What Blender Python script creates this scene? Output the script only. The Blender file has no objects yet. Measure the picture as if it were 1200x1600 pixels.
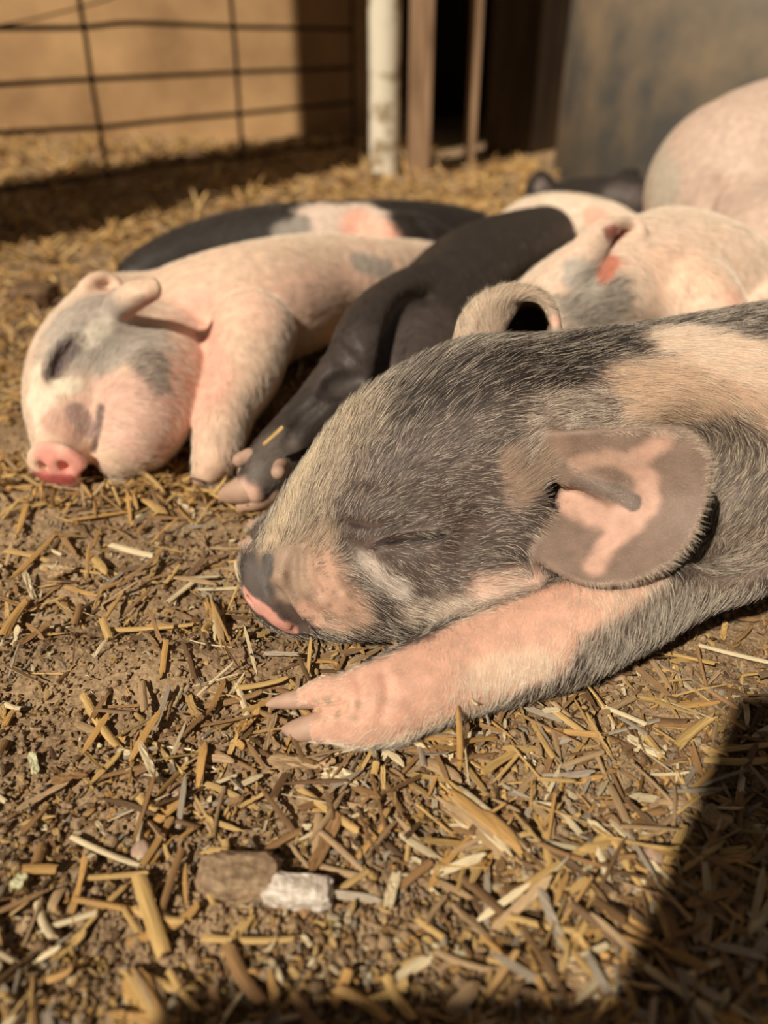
import bpy, math, random
import numpy as np
from mathutils import Vector, Matrix

# ------------------------------------------------------------------ camera, light, exposure
S = bpy.context.scene
COL = S.collection
CAM_H, PITCH, FPX = 0.22, math.radians(32.5), 1200.0
cam = bpy.data.cameras.new('camera')
cam_ob = bpy.data.objects.new('camera', cam)
COL.objects.link(cam_ob)
cam_ob.location = (0, 0, CAM_H)
cam_ob.rotation_euler = (math.pi / 2 - PITCH, 0, 0)
cam.sensor_fit = 'VERTICAL'
cam.sensor_height = 36.0
cam.sensor_width = 27.0
cam.lens = 27.0
cam.clip_start = 0.005
cam.clip_end = 50
cam.dof.use_dof = True
cam.dof.focus_distance = 0.30
cam.dof.aperture_fstop = 5.6
S.camera = cam_ob

SUN_TO = Vector((-0.57, -0.82, 0.92)).normalized()
sun = bpy.data.lights.new('sun', 'SUN')
sun.energy = 5.1
sun.angle = math.radians(0.6)
sun.color = (1.0, 0.86, 0.68)
sun_ob = bpy.data.objects.new('sun', sun)
COL.objects.link(sun_ob)
sun_ob.rotation_euler = SUN_TO.to_track_quat('Z', 'Y').to_euler()
sun_ob.location = (-1, -1.5, 2)

world = bpy.data.worlds.new('sky')
S.world = world
world.use_nodes = True
bg = world.node_tree.nodes['Background']
bg.inputs[0].default_value = (0.74, 0.64, 0.54, 1)
bg.inputs[1].default_value = 0.12

S.view_settings.view_transform = 'Standard'
S.view_settings.look = 'None'
S.view_settings.gamma = 1.0
S.view_settings.exposure = -0.12
S.view_settings.use_curve_mapping = False
try:
    S.cycles_curves.shape = 'RIBBONS'
except Exception:
    pass
S.cycles.max_bounces = 6
S.cycles.transparent_max_bounces = 4

# ------------------------------------------------------------------ places in the pen
SP, CP = math.sin(PITCH), math.cos(PITCH)
def at_depth(px, py, d):
    x, u = (px - 600) / FPX, (800 - py) / FPX
    return np.array([x * d, d * (CP + u * SP), CAM_H + d * (u * CP - SP)])
def depth_of(px, py, z):
    u = (800 - py) / FPX
    return (CAM_H - z) / (SP - u * CP)
def at_height(px, py, z=0.0):
    return at_depth(px, py, depth_of(px, py, z))
def c(px, py, z, r):            # ball of r image-sized units resting at height z
    d = depth_of(px, py, z)
    return (at_depth(px, py, d), r * d / FPX)
def cd(px, py, d, r):
    return (at_depth(px, py, d), r * d / FPX)

rng = np.random.default_rng(7)
random.seed(7)

# ------------------------------------------------------------------ noise
_PERM = np.random.default_rng(3).random(65536).astype(np.float32)
def _h3(i, j, k):
    n = (i * 73856093) ^ (j * 19349663) ^ (k * 83492791)
    return _PERM[n & 65535]
def vnoise(p):
    f = np.floor(p); t = (p - f); t = t * t * (3 - 2 * t); f = f.astype(np.int64)
    i, j, k = f[..., 0], f[..., 1], f[..., 2]
    tx, ty, tz = t[..., 0], t[..., 1], t[..., 2]
    def L(a, b, w): return a + (b - a) * w
    return L(L(L(_h3(i, j, k), _h3(i + 1, j, k), tx), L(_h3(i, j + 1, k), _h3(i + 1, j + 1, k), tx), ty),
             L(L(_h3(i, j, k + 1), _h3(i + 1, j, k + 1), tx), L(_h3(i, j + 1, k + 1), _h3(i + 1, j + 1, k + 1), tx), ty), tz)
def fbm(p, o=4):
    s, a, t = 0, 1.0, 0
    for q in range(o):
        s = s + a * vnoise(p * (2 ** q) + q * 17.3); t += a; a *= 0.5
    return s / t

# ------------------------------------------------------------------ mesh helpers
def new_mesh(name, V, F, smooth=True):
    me = bpy.data.meshes.new(name)
    V = np.asarray(V, dtype=np.float32); F = np.asarray(F, dtype=np.int32)
    me.vertices.add(len(V)); me.vertices.foreach_set('co', V.ravel())
    n = F.shape[1]
    me.loops.add(F.size); me.loops.foreach_set('vertex_index', F.ravel())
    me.polygons.add(len(F)); me.polygons.foreach_set('loop_start', np.arange(0, F.size, n, dtype=np.int32))
    me.update(calc_edges=True); me.validate()
    me.polygons.foreach_set('use_smooth', np.full(len(me.polygons), bool(smooth)))
    return me
def link(name, data, mat=None, parent=None):
    o = bpy.data.objects.new(name, data); COL.objects.link(o)
    if mat is not None: data.materials.append(mat)
    if parent is not None: o.parent = parent
    return o
def tag(o, label=None, cat=None, group=None, kind=None):
    if label: o['label'] = label
    if cat: o['category'] = cat
    if group: o['group'] = group
    if kind: o['kind'] = kind
    return o
def empty(name, loc=(0, 0, 0)):
    o = bpy.data.objects.new(name, None); COL.objects.link(o); o.location = loc
    o.empty_display_size = 0.02
    return o
def vcol(me, name, C):
    a = me.color_attributes.new(name, 'FLOAT_COLOR', 'POINT')
    C4 = np.ones((len(me.vertices), 4), dtype=np.float32); C4[:, :3] = C
    a.data.foreach_set('color', C4.ravel())

# ------------------------------------------------------------------ materials
def mat(name):
    m = bpy.data.materials.new(name); m.use_nodes = True
    nt = m.node_tree; b = nt.nodes['Principled BSDF']
    return m, nt, b
def node(nt, t, **kw):
    n = nt.nodes.new(t)
    for k, v in kw.items():
        if k.startswith('i_'): n.inputs[k[2:].replace('_', ' ')].default_value = v
        else: setattr(n, k, v)
    return n
def bump(nt, b, src, strength, dist, prev=None):
    n = nt.nodes.new('ShaderNodeBump'); n.inputs['Strength'].default_value = strength; n.inputs['Distance'].default_value = dist
    nt.links.new(src, n.inputs['Height'])
    if prev: nt.links.new(prev.outputs[0], n.inputs['Normal'])
    nt.links.new(n.outputs[0], b.inputs['Normal'])
    return n

def skin_material():
    m, nt, b = mat('piglet skin')
    a = node(nt, 'ShaderNodeAttribute', attribute_name='skin')
    tc = node(nt, 'ShaderNodeTexCoord')
    n1 = node(nt, 'ShaderNodeTexNoise'); n1.inputs['Scale'].default_value = 160; n1.inputs['Detail'].default_value = 5
    n2 = node(nt, 'ShaderNodeTexVoronoi'); n2.inputs['Scale'].default_value = 900
    n3 = node(nt, 'ShaderNodeTexNoise'); n3.inputs['Scale'].default_value = 45; n3.inputs['Detail'].default_value = 3
    for n in (n1, n2, n3): nt.links.new(tc.outputs['Object'], n.inputs['Vector'])
    hs = node(nt, 'ShaderNodeMixRGB', blend_type='MULTIPLY'); hs.inputs[0].default_value = 1
    r = node(nt, 'ShaderNodeMapRange'); r.inputs[1].default_value = .25; r.inputs[2].default_value = .75; r.inputs[3].default_value = .78; r.inputs[4].default_value = 1.15
    nt.links.new(n1.outputs[0], r.inputs[0])
    nt.links.new(a.outputs['Color'], hs.inputs[1]); nt.links.new(r.outputs[0], hs.inputs[2])
    nt.links.new(hs.outputs[0], b.inputs['Base Color'])
    b.inputs['Roughness'].default_value = .55
    b.inputs['Specular IOR Level'].default_value = .35
    b.inputs['Subsurface Weight'].default_value = .22
    b.inputs['Subsurface Radius'].default_value = (1.0, .35, .2)
    b.inputs['Subsurface Scale'].default_value = .004
    p = bump(nt, b, n2.outputs[0], .25, .0003)
    p = bump(nt, b, n1.outputs[0], .35, .0008, p)
    bump(nt, b, n3.outputs[0], .3, .002, p)
    return m
SKIN = skin_material()

def hair_material():
    m, nt, b = mat('piglet hair')
    a = node(nt, 'ShaderNodeAttribute', attribute_name='hair_colour')
    nt.links.new(a.outputs['Color'], b.inputs['Base Color'])
    b.inputs['Roughness'].default_value = .38
    b.inputs['Specular IOR Level'].default_value = .55
    return m
HAIR = hair_material()

def hoof_material():
    m, nt, b = mat('hoof horn')
    tc = node(nt, 'ShaderNodeTexCoord')
    n = node(nt, 'ShaderNodeTexNoise'); n.inputs['Scale'].default_value = 110; n.inputs['Detail'].default_value = 6
    nt.links.new(tc.outputs['Object'], n.inputs['Vector'])
    cr = node(nt, 'ShaderNodeValToRGB')
    cr.color_ramp.elements[0].color = (.30, .20, .155, 1); cr.color_ramp.elements[1].color = (.66, .45, .34, 1)
    nt.links.new(n.outputs[0], cr.inputs[0]); nt.links.new(cr.outputs[0], b.inputs['Base Color'])
    b.inputs['Roughness'].default_value = .6
    b.inputs['Subsurface Weight'].default_value = .15; b.inputs['Subsurface Scale'].default_value = .003
    bump(nt, b, n.outputs[0], .3, .0008)
    return m
HOOF = hoof_material()

# ------------------------------------------------------------------ distance field bodies
def smin(a, b, k):
    if k <= 0: return np.minimum(a, b)
    h = np.maximum(k - np.abs(a - b), 0) / k
    return np.minimum(a, b) - h * h * k * .25
def catmull(P, n):
    P = np.asarray(P, float)
    if len(P) < 3:
        t = np.linspace(0, 1, n * (len(P) - 1) + 1)[:, None]
        return P[0] * (1 - t) + P[-1] * t
    Q = np.vstack([2 * P[0] - P[1], P, 2 * P[-1] - P[-2]])
    out = []
    for i in range(len(P) - 1):
        p0, p1, p2, p3 = Q[i:i + 4]
        for s in np.arange(n) / n:
            out.append(.5 * (2 * p1 + (p2 - p0) * s + (2 * p0 - 5 * p1 + 4 * p2 - p3) * s * s + (3 * p1 - p0 - 3 * p2 + p3) * s ** 3))
    out.append(P[-1])
    return np.array(out)

class Field:
    def __init__(s, lo, hi, h):
        s.lo = np.array(lo, float); s.h = h
        s.n = np.ceil((np.array(hi) - s.lo) / h).astype(int) + 1
        s.D = np.full(s.n, .05, np.float32)
        s.E = None
    def block(s, lo, hi):
        a = np.clip(np.floor((np.array(lo) - s.lo) / s.h).astype(int), 0, s.n)
        b = np.clip(np.ceil((np.array(hi) - s.lo) / s.h).astype(int) + 1, 0, s.n)
        if (b <= a).any(): return None
        g = [s.lo[i] + s.h * np.arange(a[i], b[i]) for i in range(3)]
        sl = tuple(slice(a[i], b[i]) for i in range(3))
        return sl, g[0][:, None, None].astype(np.float32), g[1][None, :, None].astype(np.float32), g[2][None, None, :].astype(np.float32)
    def put(s, sl, d, k, sub):
        if sub: s.D[sl] = -smin(-s.D[sl], d, k)
        else: s.D[sl] = smin(s.D[sl], d, k)
    def ball(s, pr, k=.01, sub=False, squash=None, axes=None):
        p, r = pr
        R = r * (max(squash) if squash is not None else 1) + k + 3 * s.h
        B = s.block(p - R, p + R)
        if B is None: return
        sl, X, Y, Z = B
        X, Y, Z = X - p[0], Y - p[1], Z - p[2]
        if squash is None: d = np.sqrt(X * X + Y * Y + Z * Z) - r
        else:
            A = np.eye(3) if axes is None else np.asarray(axes)
            q = [(X * A[i][0] + Y * A[i][1] + Z * A[i][2]) for i in range(3)]
            rr = [r * v for v in squash]
            k0 = np.sqrt(sum((q[i] / rr[i]) ** 2 for i in range(3))) + 1e-6
            k1 = np.sqrt(sum((q[i] / rr[i] ** 2) ** 2 for i in range(3))) + 1e-6
            d = k0 * (k0 - 1) / k1
        s.put(sl, d, k, sub)
    def chain(s, L, k=.01, n=5, sub=False, ear=False):
        P = catmull([np.append(p, r) for p, r in L], n)
        P[:, 3] = np.maximum(P[:, 3], 1e-4)
        m = P[:, 3].max() + k + 3 * s.h
        B = s.block(P[:, :3].min(0) - m, P[:, :3].max(0) + m)
        if B is None: return
        sl, X, Y, Z = B
        T = np.full(s.D[sl].shape, .05, np.float32)
        for a, b in zip(P[:-1], P[1:]):
            mm = max(a[3], b[3]) + k + 3 * s.h
            C = s.block(np.minimum(a[:3], b[:3]) - mm, np.maximum(a[:3], b[:3]) + mm)
            if C is None: continue
            sc, x, y, z = C
            off = tuple(slice(sc[i].start - sl[i].start, sc[i].stop - sl[i].start) for i in range(3))
            e = b[:3] - a[:3]; L2 = max(float(e @ e), 1e-12)
            t = np.clip(((x - a[0]) * e[0] + (y - a[1]) * e[1] + (z - a[2]) * e[2]) / L2, 0, 1)
            d = np.sqrt((x - a[0] - t * e[0]) ** 2 + (y - a[1] - t * e[1]) ** 2 + (z - a[2] - t * e[2]) ** 2) - (a[3] + t * (b[3] - a[3]))
            T[off] = np.minimum(T[off], d)
        if ear: s.mark(sl, T)
        s.put(sl, T, k, sub)
    def mark(s, sl, T):
        if s.E is None: s.E = np.full(s.n, .05, np.float32)
        s.E[sl] = np.minimum(s.E[sl], T)
    def sheet(s, grid, thick, k=.004, n=9, ear=True):
        # grid[i][j] = point; thick: number or grid of radii
        G = np.array([[np.append(p, thick if np.isscalar(thick) else thick[i][j]) for j, p in enumerate(row)] for i, row in enumerate(grid)])
        R = np.array([catmull(G[i], n) for i in range(G.shape[0])])
        Q = np.array([catmull(R[:, j], n) for j in range(R.shape[1])])
        # refine by midpoints so the samples lie closer than a voxel
        Q = Q.reshape(-1, Q.shape[1], 4)
        while np.abs(np.diff(Q[..., :3], axis=0)).max() > s.h * .9:
            M = (Q[1:] + Q[:-1]) / 2; N = np.empty((len(Q) * 2 - 1, Q.shape[1], 4)); N[::2] = Q; N[1::2] = M; Q = N
        while np.abs(np.diff(Q[..., :3], axis=1)).max() > s.h * .9:
            M = (Q[:, 1:] + Q[:, :-1]) / 2; N = np.empty((Q.shape[0], Q.shape[1] * 2 - 1, 4)); N[:, ::2] = Q; N[:, 1::2] = M; Q = N
        Q = Q.reshape(-1, 4)
        m = Q[:, 3].max() + k + 3 * s.h
        B = s.block(Q[:, :3].min(0) - m, Q[:, :3].max(0) + m)
        if B is None: return
        sl = B[0]
        T = np.full(s.D[sl].shape, .05, np.float32)
        base = np.array([q.start for q in sl])
        w = int(math.ceil((Q[:, 3].max() + 2 * s.h) / s.h)) + 1
        o = np.arange(-w, w + 1)
        O = np.array(np.meshgrid(o, o, o, indexing='ij')).reshape(3, -1).T
        idx = np.round((Q[:, :3] - s.lo) / s.h).astype(int)
        shp = np.array(T.shape); Tf = T.ravel()
        for c0 in range(0, len(Q), 2000):
            q = Q[c0:c0 + 2000]; ii = idx[c0:c0 + 2000]
            J = ii[:, None, :] + O[None]
            W = s.lo + J * s.h
            d = np.linalg.norm(W - q[:, None, :3], axis=2) - q[:, None, 3]
            J = J - base
            ok = ((J >= 0) & (J < shp)).all(2)
            f = (J[..., 0] * shp[1] + J[..., 1]) * shp[2] + J[..., 2]
            np.minimum.at(Tf, f[ok], d[ok].astype(np.float32))
        T = Tf.reshape(T.shape)
        if ear: s.mark(sl, T)
        s.put(sl, T, k, False)
    def sample(s, A, P):
        q = (P - s.lo) / s.h
        i = np.clip(np.floor(q).astype(int), 0, s.n - 2); t = q - i
        r = 0
        for a in (0, 1):
            for b in (0, 1):
                for g in (0, 1):
                    w = (t[..., 0] if a else 1 - t[..., 0]) * (t[..., 1] if b else 1 - t[..., 1]) * (t[..., 2] if g else 1 - t[..., 2])
                    r = r + w * A[i[..., 0] + a, i[..., 1] + b, i[..., 2] + g]
        return r
    def hit(s, px, py, fallback=None):
        ds = np.linspace(.15, 1.2, 2600)
        P = np.array([at_depth(px, py, d) for d in (0, 1)])
        P = P[0] + ds[:, None] * (P[1] - P[0])
        inside = ((P >= s.lo) & (P <= s.lo + (s.n - 1) * s.h)).all(1)
        v = np.where(inside, s.sample(s.D, P), 1)
        w = np.where(v < 0)[0]
        if len(w) == 0: 
            j = int(np.argmin(v)); return P[j]
        return P[w[0]]
    def mesh(s, smooth_it=3, lam=.5):
        D = s.D; neg = D < 0
        n = s.n
        cell = np.zeros(n - 1, bool)
        allc = np.ones(n - 1, bool)
        cs = [neg[a:n[0] - 1 + a, b:n[1] - 1 + b, g:n[2] - 1 + g] for a in (0, 1) for b in (0, 1) for g in (0, 1)]
        anyn = np.zeros(n - 1, bool)
        for q in cs: anyn |= q; allc &= q
        cell = anyn & ~allc
        idx = np.argwhere(cell)
        vid = np.full(n - 1, -1, np.int64); vid[tuple(idx.T)] = np.arange(len(idx))
        acc = np.zeros((len(idx), 3)); cnt = np.zeros(len(idx))
        corner = {(a, b, g): D[idx[:, 0] + a, idx[:, 1] + b, idx[:, 2] + g] for a in (0, 1) for b in (0, 1) for g in (0, 1)}
        for ax in range(3):
            for u in (0, 1):
                for v in (0, 1):
                    o = [u, v]; o.insert(ax, 0); e = list(o); e[ax] = 1
                    d0, d1 = corner[tuple(o)], corner[tuple(e)]
                    m = (d0 < 0) != (d1 < 0)
                    t = np.where(m, d0 / np.where(m, d0 - d1, 1), 0)
                    p = np.tile(np.array(o, float), (len(idx), 1)); p[:, ax] = t
                    acc[m] += p[m]; cnt[m] += 1
        V = s.lo + s.h * (idx + acc / np.maximum(cnt, 1)[:, None])
        F = []
        for ax in range(3):
            sl0 = [slice(1, n[i] - 1) for i in range(3)]; sl0[ax] = slice(0, n[ax] - 1)
            sl1 = list(sl0); sl1[ax] = slice(1, n[ax])
            a, b = neg[tuple(sl0)], neg[tuple(sl1)]
            for flip, m in ((False, a & ~b), (True, ~a & b)):
                q = np.argwhere(m)
                q = q + np.array([0 if i == ax else 1 for i in range(3)])
                u, v = (ax + 1) % 3, (ax + 2) % 3
                eu = np.zeros(3, int); eu[u] = 1; ev = np.zeros(3, int); ev[v] = 1
                c4 = [q - eu - ev, q - ev, q, q - eu]
                if flip: c4 = c4[::-1]
                F.append(np.stack([vid[tuple(k.T)] for k in c4], 1))
        F = np.vstack(F); F = F[(F >= 0).all(1)]
        E = np.vstack([F[:, [0, 1]], F[:, [1, 2]], F[:, [2, 3]], F[:, [3, 0]]])
        for it in range(smooth_it):
            acc = np.zeros_like(V); cnt = np.zeros(len(V))
            for a, b in ((0, 1), (1, 0)):
                for x in range(3): acc[:, x] += np.bincount(E[:, a], V[E[:, b], x], len(V))
                cnt += np.bincount(E[:, a], minlength=len(V))
            V = V + lam * (acc / np.maximum(cnt, 1)[:, None] - V)
        return V, F

def vertex_normals(V, F):
    A = V[F[:, 2]] - V[F[:, 0]]; B = V[F[:, 3]] - V[F[:, 1]]
    N = np.cross(A, B); VN = np.zeros_like(V)
    for j in range(4):
        for x in range(3): VN[:, x] += np.bincount(F[:, j], N[:, x], len(V))
    VN /= np.linalg.norm(VN, axis=1)[:, None] + 1e-12
    return VN, N

def seg_dist(P, pts):
    d = np.full(len(P), 1e9)
    if len(pts) == 1: return np.linalg.norm(P - pts[0], axis=1)
    for a, b in zip(pts[:-1], pts[1:]):
        e = b - a; t = np.clip(((P - a) @ e) / max(e @ e, 1e-12), 0, 1)
        d = np.minimum(d, np.linalg.norm(P - a - t[:, None] * e, axis=1))
    return d

class Coat:
    """skin and hair colour over the body: a base and patches centred on points of the skin"""
    def __init__(s, field, base, hair, dark):
        s.f = field; s.base = (base, hair, dark); s.p = []
    def patch(s, pts, r, skin=None, hair=None, dark=None, soft=.35, ear=None, amt=1.0):
        Q = [s.f.hit(*p) if len(p) == 2 else at_height(*p) for p in pts]
        d = np.mean([q[1] * CP + (CAM_H - q[2]) * SP for q in Q])
        s.p.append((Q, r * d / FPX, skin, hair, dark, soft, ear, amt))
    def eval(s, P, ear=None):
        n = len(P)
        K = np.tile(np.array(s.base[0], float), (n, 1)); H = np.tile(np.array(s.base[1], float), (n, 1)); D = np.full(n, float(s.base[2]))
        wob = (fbm(P * 90.0, 3) - .5) * 1.1 + (fbm(P * 420.0, 2) - .5) * .5
        for Q, r, skin, hair, dark, soft, e, amt in s.p:
            d = seg_dist(P, Q) / r + wob * .6
            w = np.clip((1 + soft - d) / (2 * soft), 0, 1); w = w * w * (3 - 2 * w) * amt
            if e is not None and ear is not None: w = w * (ear if e else 1 - ear)
            if skin is not None: K += (np.array(skin) - K) * w[:, None]
            if hair is not None: H += (np.array(hair) - H) * w[:, None]
            if dark is not None: D += (dark - D) * w
        return K, H, D

def ear_of(field, P):
    if field.E is None: return np.zeros(len(P))
    e = field.sample(field.E, P)
    return np.clip((.0022 - e) / .0015, 0, 1)

def grow_fur(parent, field, V, F, coat, flow, lens, count, base_len, rad, lift=.3, dark_col=(.022, .018, .016), maxz=None, ear_len=.0025, droop=.25, zmin=.002):
    VN, FN = vertex_normals(V, F)
    fa = np.linalg.norm(FN, axis=1)
    fc = V[F].mean(1); nn = FN / (fa[:, None] + 1e-12)
    view = np.array([0, 0, CAM_H]) - fc; view /= np.linalg.norm(view, axis=1)[:, None]
    facing = (nn * view).sum(1)
    w = fa * np.where(facing > -.25, 1.0, .25)
    w[fc[:, 2] < zmin] = 0
    pick = rng.choice(len(F), count, p=w / w.sum())
    a, b = rng.random(count)[:, None], rng.random(count)[:, None]
    q = V[F[pick]]
    P = (q[:, 0] * (1 - a) + q[:, 1] * a) * (1 - b) + (q[:, 3] * (1 - a) + q[:, 2] * a) * b
    qn = VN[F[pick]]
    N = (qn[:, 0] * (1 - a) + qn[:, 1] * a) * (1 - b) + (qn[:, 3] * (1 - a) + qn[:, 2] * a) * b
    N /= np.linalg.norm(N, axis=1)[:, None]
    dirs = np.zeros((count, 3)); ws = np.zeros(count)
    for px, py, dx, dy in flow:
        h = field.hit(px, py); d = h[1] * CP + (CAM_H - h[2]) * SP
        v = at_depth(px + dx, py + dy, d) - at_depth(px, py, d); v /= np.linalg.norm(v)
        ww = 1 / (((P - h) ** 2).sum(1) + .006 ** 2) ** 1.5
        dirs += ww[:, None] * v; ws += ww
    T = dirs / ws[:, None]
    T += (fbm(P * 70, 2)[:, None] - .5) * .6 * np.cross(N, T)
    T -= (T * N).sum(1)[:, None] * N
    T /= np.linalg.norm(T, axis=1)[:, None] + 1e-9
    B = np.cross(N, T)
    cl = (vnoise(P * 200) - .5) * .9            # tufts lean together
    T = T + B * (cl + rng.normal(0, .14, count))[:, None]
    T /= np.linalg.norm(T, axis=1)[:, None]
    E = ear_of(field, P)
    L = np.full(count, base_len)
    L = L * (1 - E) + ear_len * E
    for pts, r, val in lens:
        Q = [field.hit(*p) for p in pts]; d = np.mean([g[1] * CP + (CAM_H - g[2]) * SP for g in Q])
        x = np.clip(1.4 - seg_dist(P, Q) / (r * d / FPX), 0, .8) / .8
        L = L * (1 - x) + val * x
    L = L * rng.uniform(.6, 1.25, count)
    lf = lift * rng.uniform(.5, 1.6, count)
    K, H, D = coat.eval(P, E)
    isd = rng.random(count) < D
    br = rng.uniform(.7, 1.2, count)
    C = np.where(isd[:, None], np.array(dark_col) * rng.uniform(.6, 2.0, count)[:, None], H * br[:, None])
    keep = (L > .0006) & (P[:, 2] > zmin)
    P, N, T, L, lf, C = P[keep], N[keep], T[keep], L[keep], lf[keep], C[keep]
    n = len(P); k = 4
    pts = np.zeros((n, k, 3)); rr = np.zeros((n, k))
    for j in range(k):
        s = j / (k - 1)
        up = lf * s * (1 - droop * s)
        pts[:, j] = P - N * .0002 + L[:, None] * (T * s + N * up[:, None])
        rr[:, j] = rad * (1 - .75 * s)
    rr *= rng.uniform(.7, 1.2, n)[:, None]
    hc = bpy.data.hair_curves.new('fur')
    hc.add_curves([k] * n)
    hc.attributes['position'].data.foreach_set('vector', pts.astype(np.float32).ravel())
    ra = hc.attributes.get('radius') or hc.attributes.new('radius', 'FLOAT', 'POINT')
    ra.data.foreach_set('value', rr.astype(np.float32).ravel())
    ca = hc.attributes.new('hair_colour', 'FLOAT_COLOR', 'CURVE')
    C4 = np.ones((n, 4), np.float32); C4[:, :3] = C
    ca.data.foreach_set('color', C4.ravel())
    o = bpy.data.objects.new('fur', hc); COL.objects.link(o); hc.materials.append(HAIR); o.parent = parent
    o['kind'] = 'stuff'
    return o

def body(name, field, coat, label, it=3, cat='piglet'):
    V, F = field.mesh(it)
    me = new_mesh(name, V, F)
    E = ear_of(field, V)
    K, H, D = coat.eval(V, E)
    vcol(me, 'skin', K)
    o = link(name, me, SKIN)
    tag(o, label, cat)
    return o, V, F

def small_body(name, h, parts, material, parent, it=2):
    """a little closed shape of its own (a hoof): list of chains"""
    P = np.vstack([np.array([p for p, r in L]) for L in parts]); R = max(r for L in parts for p, r in L)
    f = Field(P.min(0) - R - 3 * h, P.max(0) + R + 3 * h, h)
    for L in parts: f.chain(L, k=.001)
    V, F = f.mesh(it)
    return link(name, new_mesh(name, V, F), material, parent)

PINK = (.70, .41, .31); PALE = (.76, .55, .42); GREY = (.17, .125, .105); DGREY = (.07, .052, .046); BLACK = (.028, .023, .021)
WHITE_H = (.88, .79, .67); CREAM_H = (.80, .66, .45); TAN_H = (.52, .42, .30)

# ================================================================== the spotted piglet in front
def front_piglet():
    f = Field((-.085, .17, -.012), (.29, .46, .135), .00105)
    # trunk, neck and skull
    trunk = [(np.array((.34, .375, .062)), .062), (np.array((.20, .340, .057)), .0575), (np.array((.14, .325, .056)), .054),
             (np.array((.085, .312, .056)), .052), (np.array((.045, .303, .057)), .0495)]
    f.chain(trunk, k=.01)
    f.chain([cd(760, 715, .338, 172), cd(660, 745, .335, 160), cd(590, 800, .330, 138), cd(540, 850, .326, 112)], k=.012)
    f.chain([cd(545, 850, .326, 116), cd(500, 880, .323, 99), cd(462, 903, .320, 84)], k=.012)
    # jowl and cheek
    f.chain([cd(560, 890, .318, 95), cd(650, 890, .312, 92), cd(740, 880, .308, 88), cd(800, 850, .310, 80)], k=.012)
    f.chain([cd(490, 925, .316, 56), cd(540, 940, .314, 50), cd(620, 945, .312, 48)], k=.008)
    # snout disc
    ctr = at_depth(428, 924, .318); ax = at_depth(420, 930, .3175) - at_depth(428, 924, .318)
    nrm = at_depth(388, 954, .3165) - at_depth(428, 924, .318); nrm /= np.linalg.norm(nrm)
    up = at_depth(428 - 45, 924 - 60, .318) - ctr; up -= (up @ nrm) * nrm; up /= np.linalg.norm(up)
    sd = np.cross(nrm, up)
    f.ball((ctr, .0205), k=.004, squash=(.30, .98, .82), axes=(nrm, up, sd))
    f.ball((ctr - nrm * .006, .019), k=.005, squash=(.5, .9, .8), axes=(nrm, up, sd))
    # groove behind the disc, nostrils in its face
    for s1 in (-1, 1):
        f.ball((ctr + nrm * .0055 + sd * s1 * .0065 + up * .002, .0034), k=.002, sub=True, squash=(1.5, 1, .8), axes=(nrm, up, sd))
    def crease(pts, r, k=.002, inset=.4, n=6):
        L = []
        for q in pts:
            h = f.hit(q[0], q[1]); rr = q[2] if len(q) > 2 else r
            v = h - np.array([0, 0, CAM_H]); v /= np.linalg.norm(v)
            L.append((h - v * rr * inset, rr))
        f.chain(L, k=k, n=n, sub=True)
    def ridge(pts, r, k=.004, sink=.5):
        L = []
        for q in pts:
            h = f.hit(q[0], q[1]); rr = q[2] if len(q) > 2 else r
            v = h - np.array([0, 0, CAM_H]); v /= np.linalg.norm(v)
            L.append((h + v * rr * sink, rr))
        f.chain(L, k=k)
    crease([(425, 848), (426, 882), (429, 915), (444, 950), (472, 985)], .0030, .0022, .1)
    ridge([(432, 868), (436, 886), (440, 900)], .0040, .004, .4)
    crease([(458, 868), (456, 905), (466, 938), (490, 962)], .0022, .002, .2)
    crease([(480, 866), (482, 900), (500, 928)], .0018, .002, .25)
    crease([(505, 870), (512, 900), (530, 922)], .0014, .003, .3)
    crease([(462, 983), (490, 972), (530, 975)], .0012, .002, .3)        # mouth
    # brow, eyeball and closed lids
    ridge([(552, 806), (600, 794), (655, 794), (705, 812)], .0068, .008, .35)
    ridge([(600, 872), (640, 868), (680, 858)], .0055, .008, .55)
    ridge([(600, 838), (640, 828), (680, 830)], .0070, .005, .35)
    crease([(574, 864, .0007), (600, 851, .0017), (628, 845, .0026), (660, 845, .0026), (698, 836, .0010)], .0012, .0010, .0, 8)
    crease([(540, 818, .0010), (575, 828, .0018), (610, 822, .0018), (655, 812, .0012)], .0009, .003, .2)
    crease([(540, 848, .0009), (565, 864, .0015), (592, 884, .0010)], .0008, .003, .2)
    # ear roots and wrinkle above the ear
    crease([(850, 640), (862, 655), (880, 662)], .0022, .004, .3)
    # near arm
    arm = [c(1260, 790, .052, 88), c(1165, 850, .044, 78), c(1075, 896, .036, 68), c(985, 936, .031, 78), c(890, 982, .027, 82), c(800, 1016, .0225, 79),
           c(720, 1042, .0205, 74), c(645, 1075, .0195, 69), c(585, 1097, .018, 60), c(540, 1106, .0155, 43)]
    f.chain(arm, k=.010, n=6)
    f.chain([c(610, 1115, .014, 42), c(560, 1128, .012, 36)], k=.006)
    f.chain([c(550, 1088, .018, 38), c(508, 1084, .017, 27), c(480, 1090, .0150, 19)], k=.003)
    f.chain([c(545, 1126, .0115, 34), c(512, 1134, .010, 26), c(488, 1138, .008, 20)], k=.003)
    crease([(476, 1114), (505, 1110), (535, 1104)], .0022, .002, .1)
    crease([(560, 1060), (566, 1090), (560, 1120)], .0012, .003, .3)
    crease([(600, 1050), (606, 1085), (598, 1120)], .0010, .003, .3)
    # far foreleg reaching past the snout
    far = [c(560, 800, .03, 50), c(480, 815, .022, 42), c(430, 832, .014, 30), c(408, 840, .010, 20)]
    f.chain(far, k=.003)
    # hollow of the neck behind the ear
    f.ball(cd(1146, 752, .291, 146), k=.010, sub=True)
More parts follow.
